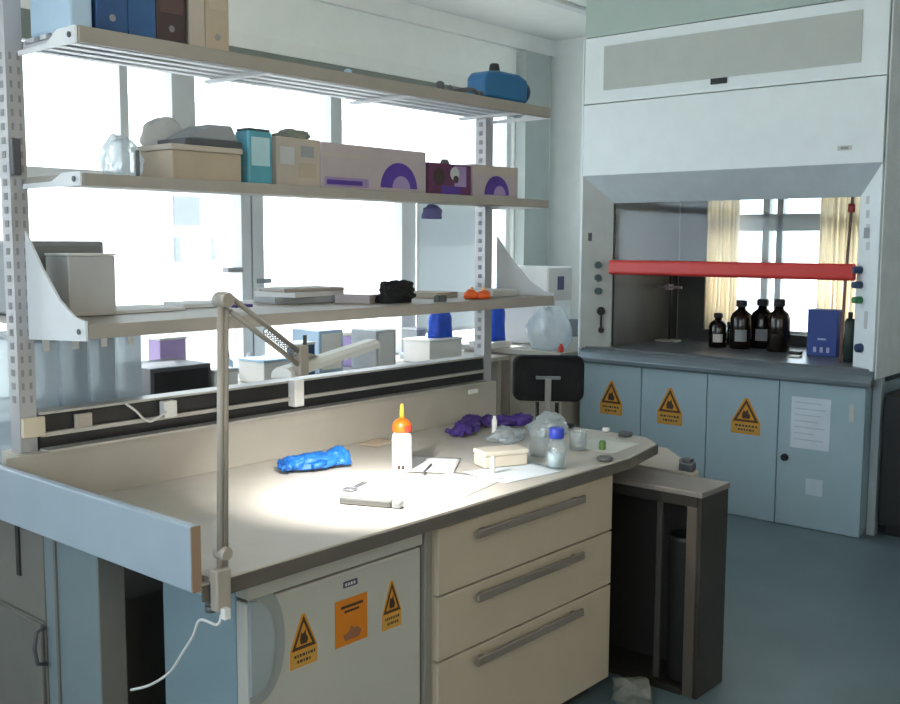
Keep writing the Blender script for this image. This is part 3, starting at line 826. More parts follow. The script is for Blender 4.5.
# beige box, beakers, blue capped bottle, clear bags
c = onb(505, 466)
bb = thing('tip_box', 'low beige box on the bench among the clear glassware', 'box', (c.x, c.y, BZ+0.003), None)
R45 = Matrix.Translation(Vector((c.x, c.y+0.02, BZ+0.004))) @ Matrix.Rotation(math.radians(-25), 4, 'Z')
bm = B(); box(bm, -0.085, 0.085, -0.045, 0.045, 0, 0.040, R45); obj('box_body', bm, mat('tip_box_beige', (0.64, 0.57, 0.47), 0.6), bb, 0.004)
bm = B(); box(bm, -0.088, 0.088, -0.048, 0.048, 0.0405, 0.058, R45); obj('lid', bm, mat('tip_box_lid', (0.68, 0.62, 0.53), 0.6), bb, 0.005)
c = onb(488, 473)
bm = B(); lathe(bm, [(0.008, 0), (0.009, 0.003), (0.009, 0.05), (0.006, 0.056)], (c.x, c.y-0.02, BZ+0.004), 14)
solid('sample_tube', WHITEP, 'short white tube standing before the low beige box', 'tube', bm)
def beaker(px, py, r, h, label):
    c = onb(px, py)
    bm = B(); lathe(bm, [(r*0.9, 0), (r, 0.006), (r, h-0.006), (r*1.06, h), (r*1.0, h), (r*0.95, h-0.008), (r*0.94, 0.008), (0.001, 0.005)], (c.x, c.y, BZ+0.002), 24)
    return solid('beaker', BEAK, label, 'beaker', bm)
beaker(540, 456, 0.040, 0.10, 'clear glass beaker left of the blue capped bottle')
beaker(578, 450, 0.034, 0.075, 'small clear beaker right of the blue capped bottle')
c = onb(556, 468)
wb_ = thing('reagent_bottle', 'clear bottle with a deep blue screw cap on the bench', 'bottle', (c.x, c.y, BZ+0.002))
bm = B(); lathe(bm, [(0.034, 0), (0.037, 0.005), (0.037, 0.075), (0.024, 0.098), (0.018, 0.106)], (c.x, c.y, BZ+0.002)); obj('bottle_body', bm, BEAK, wb_)
bm = B(); lathe(bm, [(0.026, 0.1065), (0.027, 0.109), (0.027, 0.140), (0.024, 0.143)], (c.x, c.y, BZ+0.002), 20); obj('screw_cap', bm, BLUECAP, wb_)
bm = B(); lathe(bm, [(0.030, 0.0), (0.030, 0.05)], (c.x, c.y, BZ+0.008), 20); obj('liquid', bm, mat('pale_liquid', (0.55, 0.68, 0.72), 0.15), wb_)
c = onb(574, 449)
bm = B(); lathe(bm, [(0.012, 0), (0.013, 0.004), (0.013, 0.028), (0.009, 0.034)], (c.x+0.06, c.y-0.09, BZ+0.002), 14)
solid('small_cap', GREENP, 'small green cap standing right of the blue capped bottle', 'cap', bm)
for k, (px, py, sx, sy, sz, sd_) in enumerate(((513, 444, 0.080, 0.055, 0.034, 21), (556, 437, 0.11, 0.06, 0.050, 23))):
    c = onb(px, py)
    bm = B(); crumple(bm, (c.x+0.02, c.y+0.05, BZ+0.002), (sx, sy, sz), sd_, 0.45, 2.6)
    solid('clear_bag', BAGF, ('crumpled clear plastic bag between the purple gloves and the low beige box', 'crumpled clear plastic bag behind the blue capped bottle')[k], 'bag', bm)
c = onb(606, 432)
bm = B(); lathe(bm, [(0.014, 0), (0.016, 0.003), (0.016, 0.014), (0.012, 0.017)], (c.x, c.y, BZ+0.002), 16)
solid('cap', WHITEP, 'small white cap lying near the far right end of the bench', 'cap', bm)
c = onb(585, 423)
bm = B(); box(bm, 3.51, 3.63, 2.43, 2.47, BZ+0.002, BZ+0.024)
solid('stapler', BLACK, 'black stapler lying at the back right of the bench', 'stapler', bm, bevel=0.006)
c = onb(644, 437)
bm = B(); box(bm, 3.585, 3.625, 2.14, 2.19, BZ+0.002, BZ+0.022)
solid('stopper', DGREY, 'dark stopper at the far right corner of the bench', 'stopper', bm, bevel=0.006)
c = onb(612, 462)
bm = B(); lathe(bm, [(0.026, 0), (0.03, 0.004), (0.03, 0.012), (0.024, 0.016)], (c.x, c.y+0.03, BZ+0.001), 18)
solid('metal_disc', SILV, 'shiny metal disc at the front edge of the bench above the drawers', 'disc', bm)
c = onb(50, 452)
bm = B(); crumple(bm, (1.49, 2.80, BZ+0.001), (0.035, 0.03, 0.025), 31, 0.4, 2.6)
solid('tissue', PAPER, 'crumpled white tissue in the back left corner of the bench', 'tissue', bm)

# ------------------------------------------------------------------ things on the shelves
def boxat(x0p, x1p, ytop, zb, y0, y1, pad=0.001):
    """box footprint and height measured on its front plane Y=y0"""
    a, b_ = at(x0p, ytop, 'Y', y0), at(x1p, ytop, 'Y', y0)
    return (a.x, b_.x, y0, y1, zb+pad, at((x0p+x1p)/2, ytop, 'Y', y0).z)
ZT, ZM, ZL = 2.2665, 1.8755, 1.4595
# top shelf
a, b_ = at(52, 10, 'Y', 2.66), at(93, 10, 'Y', 2.66)
tub = thing('storage_tub', 'pale blue translucent tub at the left end of the top shelf', 'tub', ((a.x+b_.x)/2, 2.76, ZT+0.001))
a.x = max(a.x, 1.482)
obj('tub_body', bx(a.x, b_.x, 2.66, 2.88, ZT+0.001, 2.50), BLUEL, tub, 0.01)
obj('rim', bx(a.x-0.003, b_.x+0.003, 2.652, 2.888, 2.5005, 2.512), BLUEL, tub, 0.003)
x0, x1 = at(96, 10, 'Y', 2.66).x, at(128, 10, 'Y', 2.66).x
x2, x3 = at(156, 10, 'Y', 2.66).x, at(186, 10, 'Y', 2.66).x
x4, x5, x6 = at(189, 10, 'Y', 2.66).x, at(205, 10, 'Y', 2.66).x, at(229, 10, 'Y', 2.66).x
def file_box(xa, xb, zt_, m, label, mark, group=None):
    t = thing('file_box', label, 'box', ((xa+xb)/2, 2.78, ZT+0.001), group)
    obj('carton', bx(xa+0.001, xb-0.001, 2.66, 2.90, ZT+0.001, zt_), m, t, 0.003)
    if mark:
        obj('spine_label', bx(xa+0.012, xb-0.012, 2.6585, 2.6598, zt_-0.14, zt_-0.08), mark, t)
    bm = B(); lathe(bm, [(0.010, -0.0012), (0.010, 0.0)], ((xa+xb)/2, 2.6597, ZT+0.05), 14, 'Y'); obj('finger_hole', bm, SLOTM, t) if mark else bm.free()
file_box(x0, x1, 2.52, BLUEC, 'left mid blue carton on the top shelf beside the pale tub', mat('label_pale_blue', (0.05, 0.16, 0.42), 0.6))
file_box(x1, x2, 2.52, mat('mid_blue_card_lighter', (0.028, 0.10, 0.25), 0.55, var=0.15), 'right mid blue carton on the top shelf beside the dark brown box', None)
file_box(x2, x3, 2.50, BROWN, 'dark brown box on the top shelf between blue and beige cartons', mat('label_brown', (0.10, 0.06, 0.06), 0.6))
file_box(x4, x5, 2.54, CARDL, 'narrow beige carton on the top shelf beside the dark brown box', None)
file_box(x5, x6, 2.54, CARD, 'wider beige carton last in the row on the top shelf', mat('label_beige', (0.5, 0.43, 0.33), 0.6))
# blue pump on the top shelf
a, b_ = at(484, 95, 'Y', 2.68), at(529, 95, 'Y', 2.68)
pm = thing('vacuum_pump', 'small blue pump with black knob at the right end of the top shelf', 'pump', ((a.x+b_.x)/2, 2.74, ZT+0.001))
w = b_.x-a.x
obj('foot_plate', bx(a.x, b_.x+0.01, 2.67, 2.79, ZT+0.001, ZT+0.018), BLACK, pm, 0.004)
bm = B(); prism(bm, [(a.x+w*0.02, 2.68, ZT+0.0185), (b_.x-0.01, 2.68, ZT+0.0185), (b_.x-0.005, 2.68, ZT+0.115), (b_.x-w*0.22, 2.68, ZT+0.135), (a.x+w*0.35, 2.68, ZT+0.135), (a.x+w*0.1, 2.68, ZT+0.125), (a.x+w*0.02, 2.68, ZT+0.10)], (0, 0.10, 0))
obj('pump_body', bm, PUMPB, pm, 0.012)
bm = B(); lathe(bm, [(0.022, 0.1355), (0.024, 0.14), (0.02, 0.165), (0.016, 0.17)], (a.x+w*0.42, 2.73, ZT), 16); obj('knob', bm, BLACK, pm)
bm = B(); lathe(bm, [(0.045, 0), (0.048, 0.006), (0.048, 0.02), (0.03, 0.03)], (b_.x-0.006, 2.73, ZT+0.07), 18, 'X'); obj('end_cap', bm, mat('pump_dark_blue', (0.012, 0.05, 0.12), 0.4), pm)
bm = B(); pts = [Vector((a.x-0.005, 2.72, ZT+0.03))]+[Vector((a.x-0.035*k, 2.645+0.02*math.sin(k*1.3), ZT+0.0125+0.012*abs(math.sin(k*1.1)))) for k in range(1, 8)]
tube(bm, smooth(pts), 0.009, 8); obj('hose', bm, DGREY, pm)
bm = B(); lathe(bm, [(0.014, 0), (0.016, 0.004), (0.016, 0.03), (0.008, 0.036)], (at(440, 90, 'Y', 2.64).x, 2.64, ZT+0.001), 14)
solid('hose_fitting', DGREY, 'small dark fitting on the top shelf left of the pump hose', 'fitting', bm)
bm = B(); lathe(bm, [(0.012, 0), (0.014, 0.003), (0.014, 0.016), (0.006, 0.020)], (at(348, 68, 'Y', 2.64).x, 2.64, ZT+0.001), 14)
solid('lid', BLUEL, 'little pale lid on the front edge of the top shelf, mid length', 'lid', bm)

# mid shelf
bm = B(); a = at(118, 150, 'Y', 2.68); b_ = at(166, 150, 'Y', 2.68)
crumple(bm, ((a.x+b_.x)/2-0.03, 2.75, ZM+0.001), ((b_.x-a.x)*0.34, 0.06, 0.075), 41, 0.3, 2.5)
solid('clear_bag', BAGF, 'clear plastic bag on the middle shelf left of the beige carton', 'bag', bm)
bs = boxat(172, 241, 152, ZM, 2.65, 2.86)
cb = thing('carton', 'beige carton on the middle shelf with a grey device on its lid', 'box', ((bs[0]+bs[1])/2, 2.75, ZM+0.001))
obj('carton_body', bx(*bs[:5], bs[5]-0.0), CARD, cb, 0.003)
obj('lid', bx(bs[0]-0.006, bs[1]+0.004, bs[2]-0.006, bs[3]+0.004, bs[5]+0.0005, bs[5]+0.018), CARDL, cb, 0.003)
zt_ = bs[5]+0.019
x0, x1 = at(183, 130, 'Y', 2.68).x, at(240, 130, 'Y', 2.68).x
dv_ = thing('scanner', 'dark grey wedge shaped device lying on the beige carton lid', 'device', ((x0+x1)/2, 2.74, zt_))
obj('base', bx(x0, x1, 2.67, 2.82, zt_, zt_+0.022), DGREY, dv_, 0.004)
bm = B(); prism(bm, [(x0+0.01, 2.68, zt_+0.0225), (x1-0.005, 2.68, zt_+0.0225), (x1-0.03, 2.68, zt_+0.072), (x0+0.10, 2.68, zt_+0.07)], (0, 0.12, 0)); obj('cover', bm, MGREY, dv_, 0.006)
x0, x1 = at(170, 130, 'Y', 2.75).x, at(205, 130, 'Y', 2.75).x
bm = B(); crumple(bm, ((x0+x1)/2-0.02, 2.842, zt_+0.0), (0.085, 0.014, 0.060), 43, 0.2, 2.5)
solid('cloth_roll', LGREY, 'grey crumpled cloth standing behind the wedge shaped device', 'cloth', bm)
bm = B(); lathe(bm, [(0.005, -0.03), (0.006, -0.02), (0.006, 0.045)], (at(147, 150, 'Y', 2.60).x, 2.65, ZM+0.032), 10)
solid('marker', DGREY, 'dark marker standing on the middle shelf beside the clear bag', 'pen', bm)
bs = boxat(248, 272, 131, ZM, 2.66, 2.73)
tn = thing('tin', 'teal tin with pale label on the middle shelf beside the beige carton', 'tin', ((bs[0]+bs[1])/2, 2.70, ZM+0.001))
obj('tin_body', bx(*bs), TEAL, tn, 0.006)
obj('label_patch', bx(bs[0]+0.012, bs[1]-0.012, 2.6585, 2.6596, ZM+0.06, bs[5]-0.02), TEALL, tn)
obj('lid', bx(bs[0]+0.004, bs[1]-0.004, 2.664, 2.726, bs[5]+0.0005, bs[5]+0.008), HDARK, tn, 0.002)
bs = boxat(276, 320, 138, ZM, 2.67, 2.84)
ck = thing('carton', 'worn pale carton on the middle shelf between teal tin and glove boxes', 'box', ((bs[0]+bs[1])/2, 2.75, ZM+0.001))
obj('carton_body', bx(*bs), CARDL, ck, 0.003)
for u0_, u1_, v0, v1, mm in ((0.08, 0.4, 0.45, 0.8, LGREY), (0.5, 0.9, 0.2, 0.5, CARD), (0.55, 0.85, 0.62, 0.85, MGREY)):
    obj('printed_patch', bx(bs[0]+(bs[1]-bs[0])*u0_, bs[0]+(bs[1]-bs[0])*u1_, 2.6688, 2.6697, ZM+(bs[5]-ZM)*v0, ZM+(bs[5]-ZM)*v1), mm, ck)
bm = B(); crumple(bm, ((bs[0]+bs[1])/2+0.03, 2.745, bs[5]+0.0005), (0.07, 0.05, 0.022), 47, 0.4, 2.8)
solid('cloth', mat('cloth_olive', (0.22, 0.24, 0.20), 0.8), 'grey green cloth on top of the worn pale carton', 'cloth', bm)

def glove_box(x0p, x1p, ytop, label, style):
    bs = boxat(x0p, x1p, ytop, ZM, 2.66, 2.78)
    t = thing('glove_box', label, 'box', ((bs[0]+bs[1])/2, 2.72, ZM+0.001), None)
    obj('carton_body', bx(*bs), MAROON if style == 'photo' else GBOX, t, 0.002)
    w, h = bs[1]-bs[0], bs[5]-ZM
    def patch(nm, u0_, u1_, v0, v1, m, e=0.0008):
        return obj(nm, bx(bs[0]+w*u0_, bs[0]+w*u1_, 2.6598-e, 2.6598, ZM+h*v0, ZM+h*v1), m, t)
    def arch(u, r, m, e=0.001, nm='arch_print'):
        bm = B(); xc_ = bs[0]+w*u
        prism(bm, [(xc_+r*math.cos(PI*k/16), 2.6598-e, ZM+h*0.10+r*0.95*math.sin(PI*k/16)) for k in range(17)], (0, e, 0))
        return obj(nm, bm, m, t)
    if style == 'long':
        patch('text_band', 0.02, 0.42, 0.06, 0.26, PURPL)
        patch('lettering', 0.04, 0.36, 0.10, 0.20, PURP, 0.0014)
        patch('grey_band', 0.0, 0.40, 0.70, 0.78, CARDL)
        arch(0.72, h*0.62, PURP); arch(0.74, h*0.30, PURPL, 0.0018)
    elif style == 'photo':
        patch('pale_band', 0.60, 0.88, 0.30, 0.95, PURPL)
        bm = B(); lathe(bm, [(0.034, -0.001), (0.034, 0)], (bs[0]+w*0.24, 2.6597, ZM+h*0.58), 20, 'Y'); obj('round_print', bm, BROWN, t)
        bm = B(); lathe(bm, [(0.026, -0.002), (0.026, 0)], (bs[0]+w*0.60, 2.6590, ZM+h*0.70), 20, 'Y'); obj('round_print', bm, LGREY, t)
        bm = B(); lathe(bm, [(0.015, -0.002), (0.015, 0)], (bs[0]+w*0.62, 2.6570, ZM+h*0.52), 20, 'Y'); obj('round_print', bm, BROWN, t)
        patch('dark_band', 0.30, 0.75, 0.04, 0.30, PURP, 0.0012)
        bm = B(); lathe(bm, [(0.018, 0), (0.02, 0.004), (0.012, 0.02)], (bs[0]+w*0.55, 2.70, bs[5]+0.0005), 14)
        obj('glove_tuft', bm, DGREY, t)
    else:
        patch('pale_band', 0.02, 0.98, 0.72, 0.96, CARDL)
        arch(0.52, h*0.62, PURP); arch(0.58, h*0.30, PURPL, 0.0018)
    return t
glove_box(322, 426, 147, 'long lilac glove box with purple arch on the middle shelf, leftmost of three', 'long')
glove_box(428.5, 471, 164, 'dark maroon glove box between two lilac glove boxes on the middle shelf', 'photo')
glove_box(473, 518, 166, 'short lilac glove box with purple arch at the right end of the middle shelf', 'short')
p = at(432, 213, 'Y', 2.9)
bm = B(); crumple(bm, (p.x, 2.9, 1.79), (0.06, 0.015, 0.04), 53, 0.4, 2.6, 3)
tube(bm, [(p.x, 2.9, 1.82), (p.x+0.005, 2.9, 1.853)], 0.004, 6)
solid('glove', mat('lilac_rubber', (0.22, 0.22, 0.55), 0.5), 'lilac rubber glove hanging under the middle shelf near the right post', 'glove', bm)

# lowest shelf
a, b_ = at(22, 245, 'Y', 3.06), at(104, 245, 'Y', 3.06)
mo = thing('monitor', 'dark grey box shaped device at the left end of the lowest shelf', 'device', ((a.x+b_.x)/2, 3.15, ZL+0.001))
obj('case', bx(1.497, b_.x, 3.06, 3.24, ZL+0.001, at(60, 241, 'Y', 3.06).z), MGREY, mo, 0.008)
obj('front_plate', bx(1.51, b_.x-0.015, 3.0545, 3.0595, ZL+0.02, at(60, 241, 'Y', 3.06).z-0.015), mat('front_plate_grey', (0.24, 0.26, 0.27), 0.5), mo)
bs = boxat(68, 115, 256, ZL, 2.90, 3.04)
wc = thing('carton', 'white carton on the lowest shelf in front of the dark grey device', 'box', ((bs[0]+bs[1])/2, 2.97, ZL+0.001))
obj('carton_body', bx(*bs), LGREY, wc, 0.004)
obj('lid', bx(bs[0]-0.003, bs[1]+0.003, bs[2]-0.003, bs[3], bs[5]+0.0005, bs[5]+0.008), WHITEP, wc, 0.002)

def shp(px, py): return at(px, py, 'Z', ZL)
def lsheet(name, px, py, w, d, rz, t, label, m, cat='paper'):
    c = shp(px, py)
    Mx = Matrix.Translation(Vector((c.x, c.y, ZL+0.001+lsheet.k))) @ Matrix.Rotation(math.radians(rz), 4, 'Z')
    bm = B(); box(bm, -w/2, w/2, -d/2, d/2, 0, t, Mx)
    return solid(name, m, label, cat, bm, bevel=0.0)
lsheet.k = 0
lsheet('paper_stack', 128, 311, 0.30, 0.22, 4, 0.010, 'thin stack of white papers at the left of the lowest shelf', PAPER)
lsheet('paper_stack', 205, 306, 0.24, 0.18, -12, 0.014, 'stack of white papers on the lowest shelf behind the lamp post', PAPER)
c = shp(170, 308)
bm = B(); box(bm, 2.07, 2.14, 2.72, 2.76, ZL+0.0155, ZL+0.026)
solid('eraser', NITP, 'small purple block lying on papers on the lowest shelf', 'eraser', bm, bevel=0.003)
lsheet('magazine', 300, 302, 0.30, 0.20, -15, 0.024, 'grey magazine with pale pages on the lowest shelf right of the lamp post', MGREY, 'magazine')
c = shp(300, 302)
bm = B(); box(bm, -0.15, 0.15, -0.10, 0.10, 0, 0.018, Matrix.Translation(Vector((c.x, c.y, ZL+0.0255))) @ Matrix.Rotation(math.radians(10), 4, 'Z'))
solid('paper_stack', PAPER, 'white papers lying on the grey magazine', 'paper', bm)
bm = B(); box(bm, -0.15, 0.13, -0.09, 0.09, 0, 0.013, Matrix.Translation(Vector((c.x+0.02, c.y, ZL+0.044))) @ Matrix.Rotation(math.radians(-6), 4, 'Z'))
solid('notebook', mat('notebook_taupe', (0.38, 0.34, 0.31), 0.6), 'taupe notebook on top of the papers and grey magazine', 'book', bm, bevel=0.003)
lsheet('paper_stack', 357, 303, 0.10, 0.14, 25, 0.030, 'brownish stack of forms left of the black bundle', mat('forms_mauve', (0.45, 0.40, 0.42), 0.7))
c = shp(392, 303)
bm = B(); crumple(bm, (c.x+0.03, c.y+0.0, ZL+0.001), (0.085, 0.050, 0.055), 61, 0.5, 3.0)
solid('cloth_bundle', BLACKM, 'crumpled black bundle on the lowest shelf, mid length', 'cloth', bm)
lsheet('tray', 428, 297, 0.16, 0.20, 8, 0.022, 'pale beige tray between the black bundle and the orange clips', CARDL, 'tray')
for k, (px, lab) in enumerate(((471, 'left orange clip of a pair on the lowest shelf'), (483, 'right orange clip of a pair on the lowest shelf'))):
    c = shp(px, 299)
    t = thing('clip', lab, 'clip', (c.x, c.y, ZL+0.001))
    bm = B(); crumple(bm, (c.x, c.y, ZL+0.001), (0.032, 0.028, 0.024), 70+k, 0.3, 2.4, 3); obj('jaw', bm, ORNG, t)
    bm = B(); tube(bm, [(c.x, c.y, ZL+0.030), (c.x+0.008, c.y, ZL+0.048)], 0.007, 8); obj('spring_tab', bm, mat('clip_pale_orange', (0.9, 0.45, 0.2), 0.4), t)
for k, px in enumerate((433, 446)):
    c = shp(px, 302)
    bm = B(); lathe(bm, [(0.012, 0), (0.013, 0.003), (0.013, 0.022), (0.007, 0.026)], (c.x, 2.65, ZL+0.001), 12)
    solid('cap', DGREY, ('left small dark cap on the front of the lowest shelf near the orange clips', 'right small dark cap on the front of the lowest shelf near the orange clips')[k], 'cap', bm)
c = shp(520, 296)
bm = B(); box(bm, 3.42, 3.60, 2.72, 2.86, ZL+0.001, ZL+0.03)
solid('tray', LGREY, 'grey tray at the right end of the lowest shelf', 'tray', bm, bevel=0.004)

# translucent bins on the far half of the bench
a, b_ = at(32, 340, 'Y', 3.12), at(146, 345, 'Y', 3.12)
n = 4; step = (b_.x-a.x)/n
first = None
labs = ('translucent plastic bin behind the left post, first of a row of four', 'translucent plastic bin second from the left in the row behind the rail',
        'translucent plastic bin third from the left in the row behind the rail', 'translucent plastic bin rightmost in the row behind the rail')
for k in range(n):
    loc = Vector((a.x+step*(k+0.5), 3.28, 0.9015))
    if k == 0:
        first = thing('storage_bin', labs[0], 'bin', loc, 'translucent bins behind the rail')
        w = step-0.006; hh = 0.465
        bm = B(); prism(bm, [(loc.x-w/2+0.006, 3.14, loc.z), (loc.x+w/2-0.006, 3.14, loc.z), (loc.x+w/2, 3.14, loc.z+hh), (loc.x-w/2, 3.14, loc.z+hh)], (0, 0.28, 0))
        obj('bin_body', bm, PLAST, first, 0.006)
        obj('lid', bx(loc.x-w/2-0.001, loc.x+w/2+0.001, 3.134, 3.426, loc.z+hh+0.0005, loc.z+hh+0.02), clear('milky_lid', (0.9, 0.95, 0.97), 0.06, 0.75, (0.55, 0.60, 0.63)), first, 0.004)
        obj('latch', bx(loc.x-0.012, loc.x+0.012, 3.128, 3.1335, loc.z+hh-0.03, loc.z+hh+0.012), WHITEP, first, 0.002)
    else:
        dup(first, loc, labs[k])

# ------------------------------------------------------------------ window bench and what stands on it
wbn = thing('window_bench', 'long pale bench running under the window', 'bench', (3.6, 4.7, 0))
obj('worktop', bx(1.2, 5.7, 4.38, 5.0, 0.872, 0.9), TOPM, wbn, 0.003)
for x in (1.25, 2.7, 4.2, 5.62):
    obj('leg_panel', bx(x, x+0.04, 4.42, 4.98, 0, 0.8715), BEIGEC, wbn)
ZW = 0.901
def wbox(name, x0p, x1p, ytop, y0, d, m, label, cat, parts=None, zb=ZW):
    bs = boxat(x0p, x1p, ytop, zb, y0, y0+d, 0.0)
    t = thing(name, label, cat, ((bs[0]+bs[1])/2, y0+d/2, zb))
    obj('body', bx(*bs), m, t, 0.005)
    if parts: parts(t, bs)
    return bs
def lidp(m):
    return lambda t, bs: obj('lid', bx(bs[0]-0.004, bs[1]+0.004, bs[2]-0.004, bs[3]+0.004, bs[5]+0.0005, bs[5]+0.015), m, t, 0.003)
def panelp(m):
    return lambda t, bs: obj('front_panel', bx(bs[0]+0.02, bs[1]-0.02, bs[2]-0.006, bs[2]-0.0005, bs[4]+0.02, bs[5]-0.02), m, t, 0.002)
wbox('instrument', 150, 211, 366, 4.45, 0.35, DGREY, 'low dark instrument under the window right of the translucent bins', 'instrument', panelp(BLACK))
wbox('carton', 160, 186, 340, 4.85, 0.12, PURPL, 'lilac carton on the window bench seen beneath the lowest shelf', 'box', lidp(LGREY))
wbox('tray', 215, 238, 372, 4.45, 0.25, WHITEP, 'white tray on the window bench just left of the grey mullion', 'tray', lidp(LGREY))
wbox('ice_box', 264, 292, 362, 4.45, 0.22, WHITEP, 'white ice box on the window bench right of the grey mullion', 'box', lidp(BLUEL))
wbox('analyser', 319, 343, 330, 4.60, 0.25, BLUEL, 'pale blue boxy analyser on the window bench below the lamp head', 'instrument', panelp(WHITEP))
wbox('carton', 301, 315, 345, 4.45, 0.12, BLUEC, 'small blue carton on the window bench beside the pale blue analyser', 'box', lidp(WHITEP))
wbox('carton', 352, 366, 336, 4.70, 0.2, PURPL, 'pale mauve carton on the window bench right of the analyser', 'box', lidp(CARDL))
wbox('balance', 376, 396, 330, 4.42, 0.22, LGREY, 'grey balance on the window bench left of the white mullion', 'instrument', panelp(WHITEP))
bs1 = wbox('carton', 417, 426, 330, 4.80, 0.15, MGREY, 'narrow grey carton on the window bench right of the white mullion', 'box', lidp(LGREY))
bs2 = wbox('carton', 430, 462, 341, 4.44, 0.24, WHITEP, 'white carton under the left blue bag on the window bench', 'box', lidp(WHITEP))
bs3 = wbox('carton', 491, 511, 344, 4.50, 0.20, WHITEP, 'white carton under the right blue bag on the beige bench', 'box', lidp(WHITEP), 0.9415)
for k, (bs, px0, px1, yt) in enumerate(((bs2, 430, 451, 311), (bs3, 487, 514, 303))):
    a, b_ = at(px0, yt, 'Y', bs[2]+0.1), at(px1, yt, 'Y', bs[2]+0.1)
    zb = bs[5]+0.0165; w = min(b_.x, bs[1]+0.05)-a.x; h = a.z-zb
    t = thing('blue_bag', ('left bright blue plastic bag on a white carton by the window', 'right bright blue plastic bag on a white carton by the window')[k], 'bag', ((a.x+b_.x)/2, bs[2]+0.1, zb))
    YC_ = bs[2]+0.1
    bm = B()
    n = 28
    rings = []
    for j in range(9):
        v = j/8
        ring = []
        for q in range(n):
            an = 2*PI*q/n
            rr = (0.5*w*(1-0.12*math.sin(v*3)+0.1*math.sin(an*5+k)+0.05*math.sin(an*9+v*4)))*(1-0.35*max(0, v-0.7)/0.3)
            ring.append(bm.verts.new((a.x+w/2+rr*math.cos(an), YC_+0.5*rr*math.sin(an), zb+h*v)))
        rings.append(ring)
    for r1, r2 in zip(rings, rings[1:]):
        for q in range(n): bm.faces.new((r1[q], r1[(q+1) % n], r2[(q+1) % n], r2[q])).smooth = True
    bm.faces.new(rings[0][::-1]); bm.faces.new(rings[-1])
    obj('bag_body', bm, DBLUE, t)
    bm = B(); crumple(bm, (a.x+w*0.5, YC_, zb+h+0.001), (w*0.36, w*0.2, 0.02), 80+k, 0.4, 2.6, 3); obj('bag_neck', bm, BLUEBAG, t)
# bottles on the window bench
for k, (px, yt, m) in enumerate(((250, 352, WHITEP), (405, 350, PLAST), (226, 350, BLUEL))):
    p = at(px, yt, 'Y', 4.80)
    t = thing('wash_bottle', ('white wash bottle on the window bench behind the lamp post', 'milky wash bottle on the window bench by the white mullion', 'pale blue wash bottle on the window bench by the grey mullion')[k], 'bottle', (p.x, 4.80, ZW))
    h = p.z-ZW
    bm = B(); lathe(bm, [(0.036, 0), (0.04, 0.006), (0.04, h*0.62), (0.018, h*0.76)], (p.x, 4.80, ZW)); obj('bottle_body', bm, m, t)
    bm = B(); lathe(bm, [(0.02, h*0.762), (0.021, h*0.80), (0.018, h*0.95), (0.006, h)], (p.x, 4.80, ZW), 16); obj('cap', bm, BLUECAP if k else LGREY, t)

# bench by the right wall with the instrument
wc = thing('side_bench', 'beige cupboard bench between the fume cupboard and the window', 'bench', (6.4, 4.35, 0))
obj('worktop', bx(5.76, 7.08, 3.985, 4.90, 0.905, 0.94), TOPM, wc, 0.003)
bdy = obj('cupboard_body', bx(5.80, 7.08, 4.0, 4.88, 0.05, 0.904), BEIGEC, wc)
obj('door', bx(5.782, 5.7995, 4.01, 4.435, 0.09, 0.895), BEIGEC, wc, 0.003)
obj('door', bx(5.782, 5.7995, 4.445, 4.87, 0.09, 0.895), BEIGEC, wc, 0.003)
obj('plinth', bx(5.84, 7.06, 4.02, 4.86, 0, 0.0495), PLINTH, wc)
ZI = 0.941
a, b_ = at(548, 267, 'X', 6.12), at(492, 267, 'X', 6.12)
ins = thing('centrifuge', 'white boxy instrument with a dark square window beside the fume cupboard', 'instrument', (6.3, 4.4, ZI))
xi1 = at(572, 280, 'Y', a.y).x
obj('housing', bx(6.12, xi1, a.y, b_.y-0.05, ZI, a.z), WHITEP, ins, 0.012)
obj('side_panel', bx(6.13, xi1-0.01, a.y-0.006, a.y-0.0005, 1.27, a.z-0.01), mat('instrument_beige', (0.56, 0.52, 0.48), 0.5), ins, 0.003)
p = at(561, 283, 'Y', a.y-0.01)
obj('display', bx(p.x-0.04, p.x+0.04, a.y-0.012, a.y-0.0065, p.z-0.05, p.z+0.05), LOGOB, ins, 0.003)
p = at(569, 327, 'Y', a.y-0.01)
bm = B(); box(bm, p.x-0.05, p.x+0.05, a.y-0.06, a.y-0.0065, p.z-0.07, p.z+0.06); obj('control_box', bm, MGREY, ins, 0.006)
bm = B(); crumple(bm, (5.94, 4.22, ZI+0.001), (0.10, 0.15, 0.20), 91, 0.28, 2.4)
solid('clear_bag', BAGF, 'big clear plastic bag on the beige bench in front of the white instrument', 'bag', bm)
p = at(578, 353, 'X', 5.83)
bm = B(); lathe(bm, [(0.018, 0), (0.02, 0.004), (0.02, 0.03), (0.011, 0.045), (0.01, 0.055)], (5.83, 4.03, ZI+0.001), 14)
solid('stopper', REDP, 'small red stopper on the beige bench edge by the fume cupboard', 'stopper', bm)

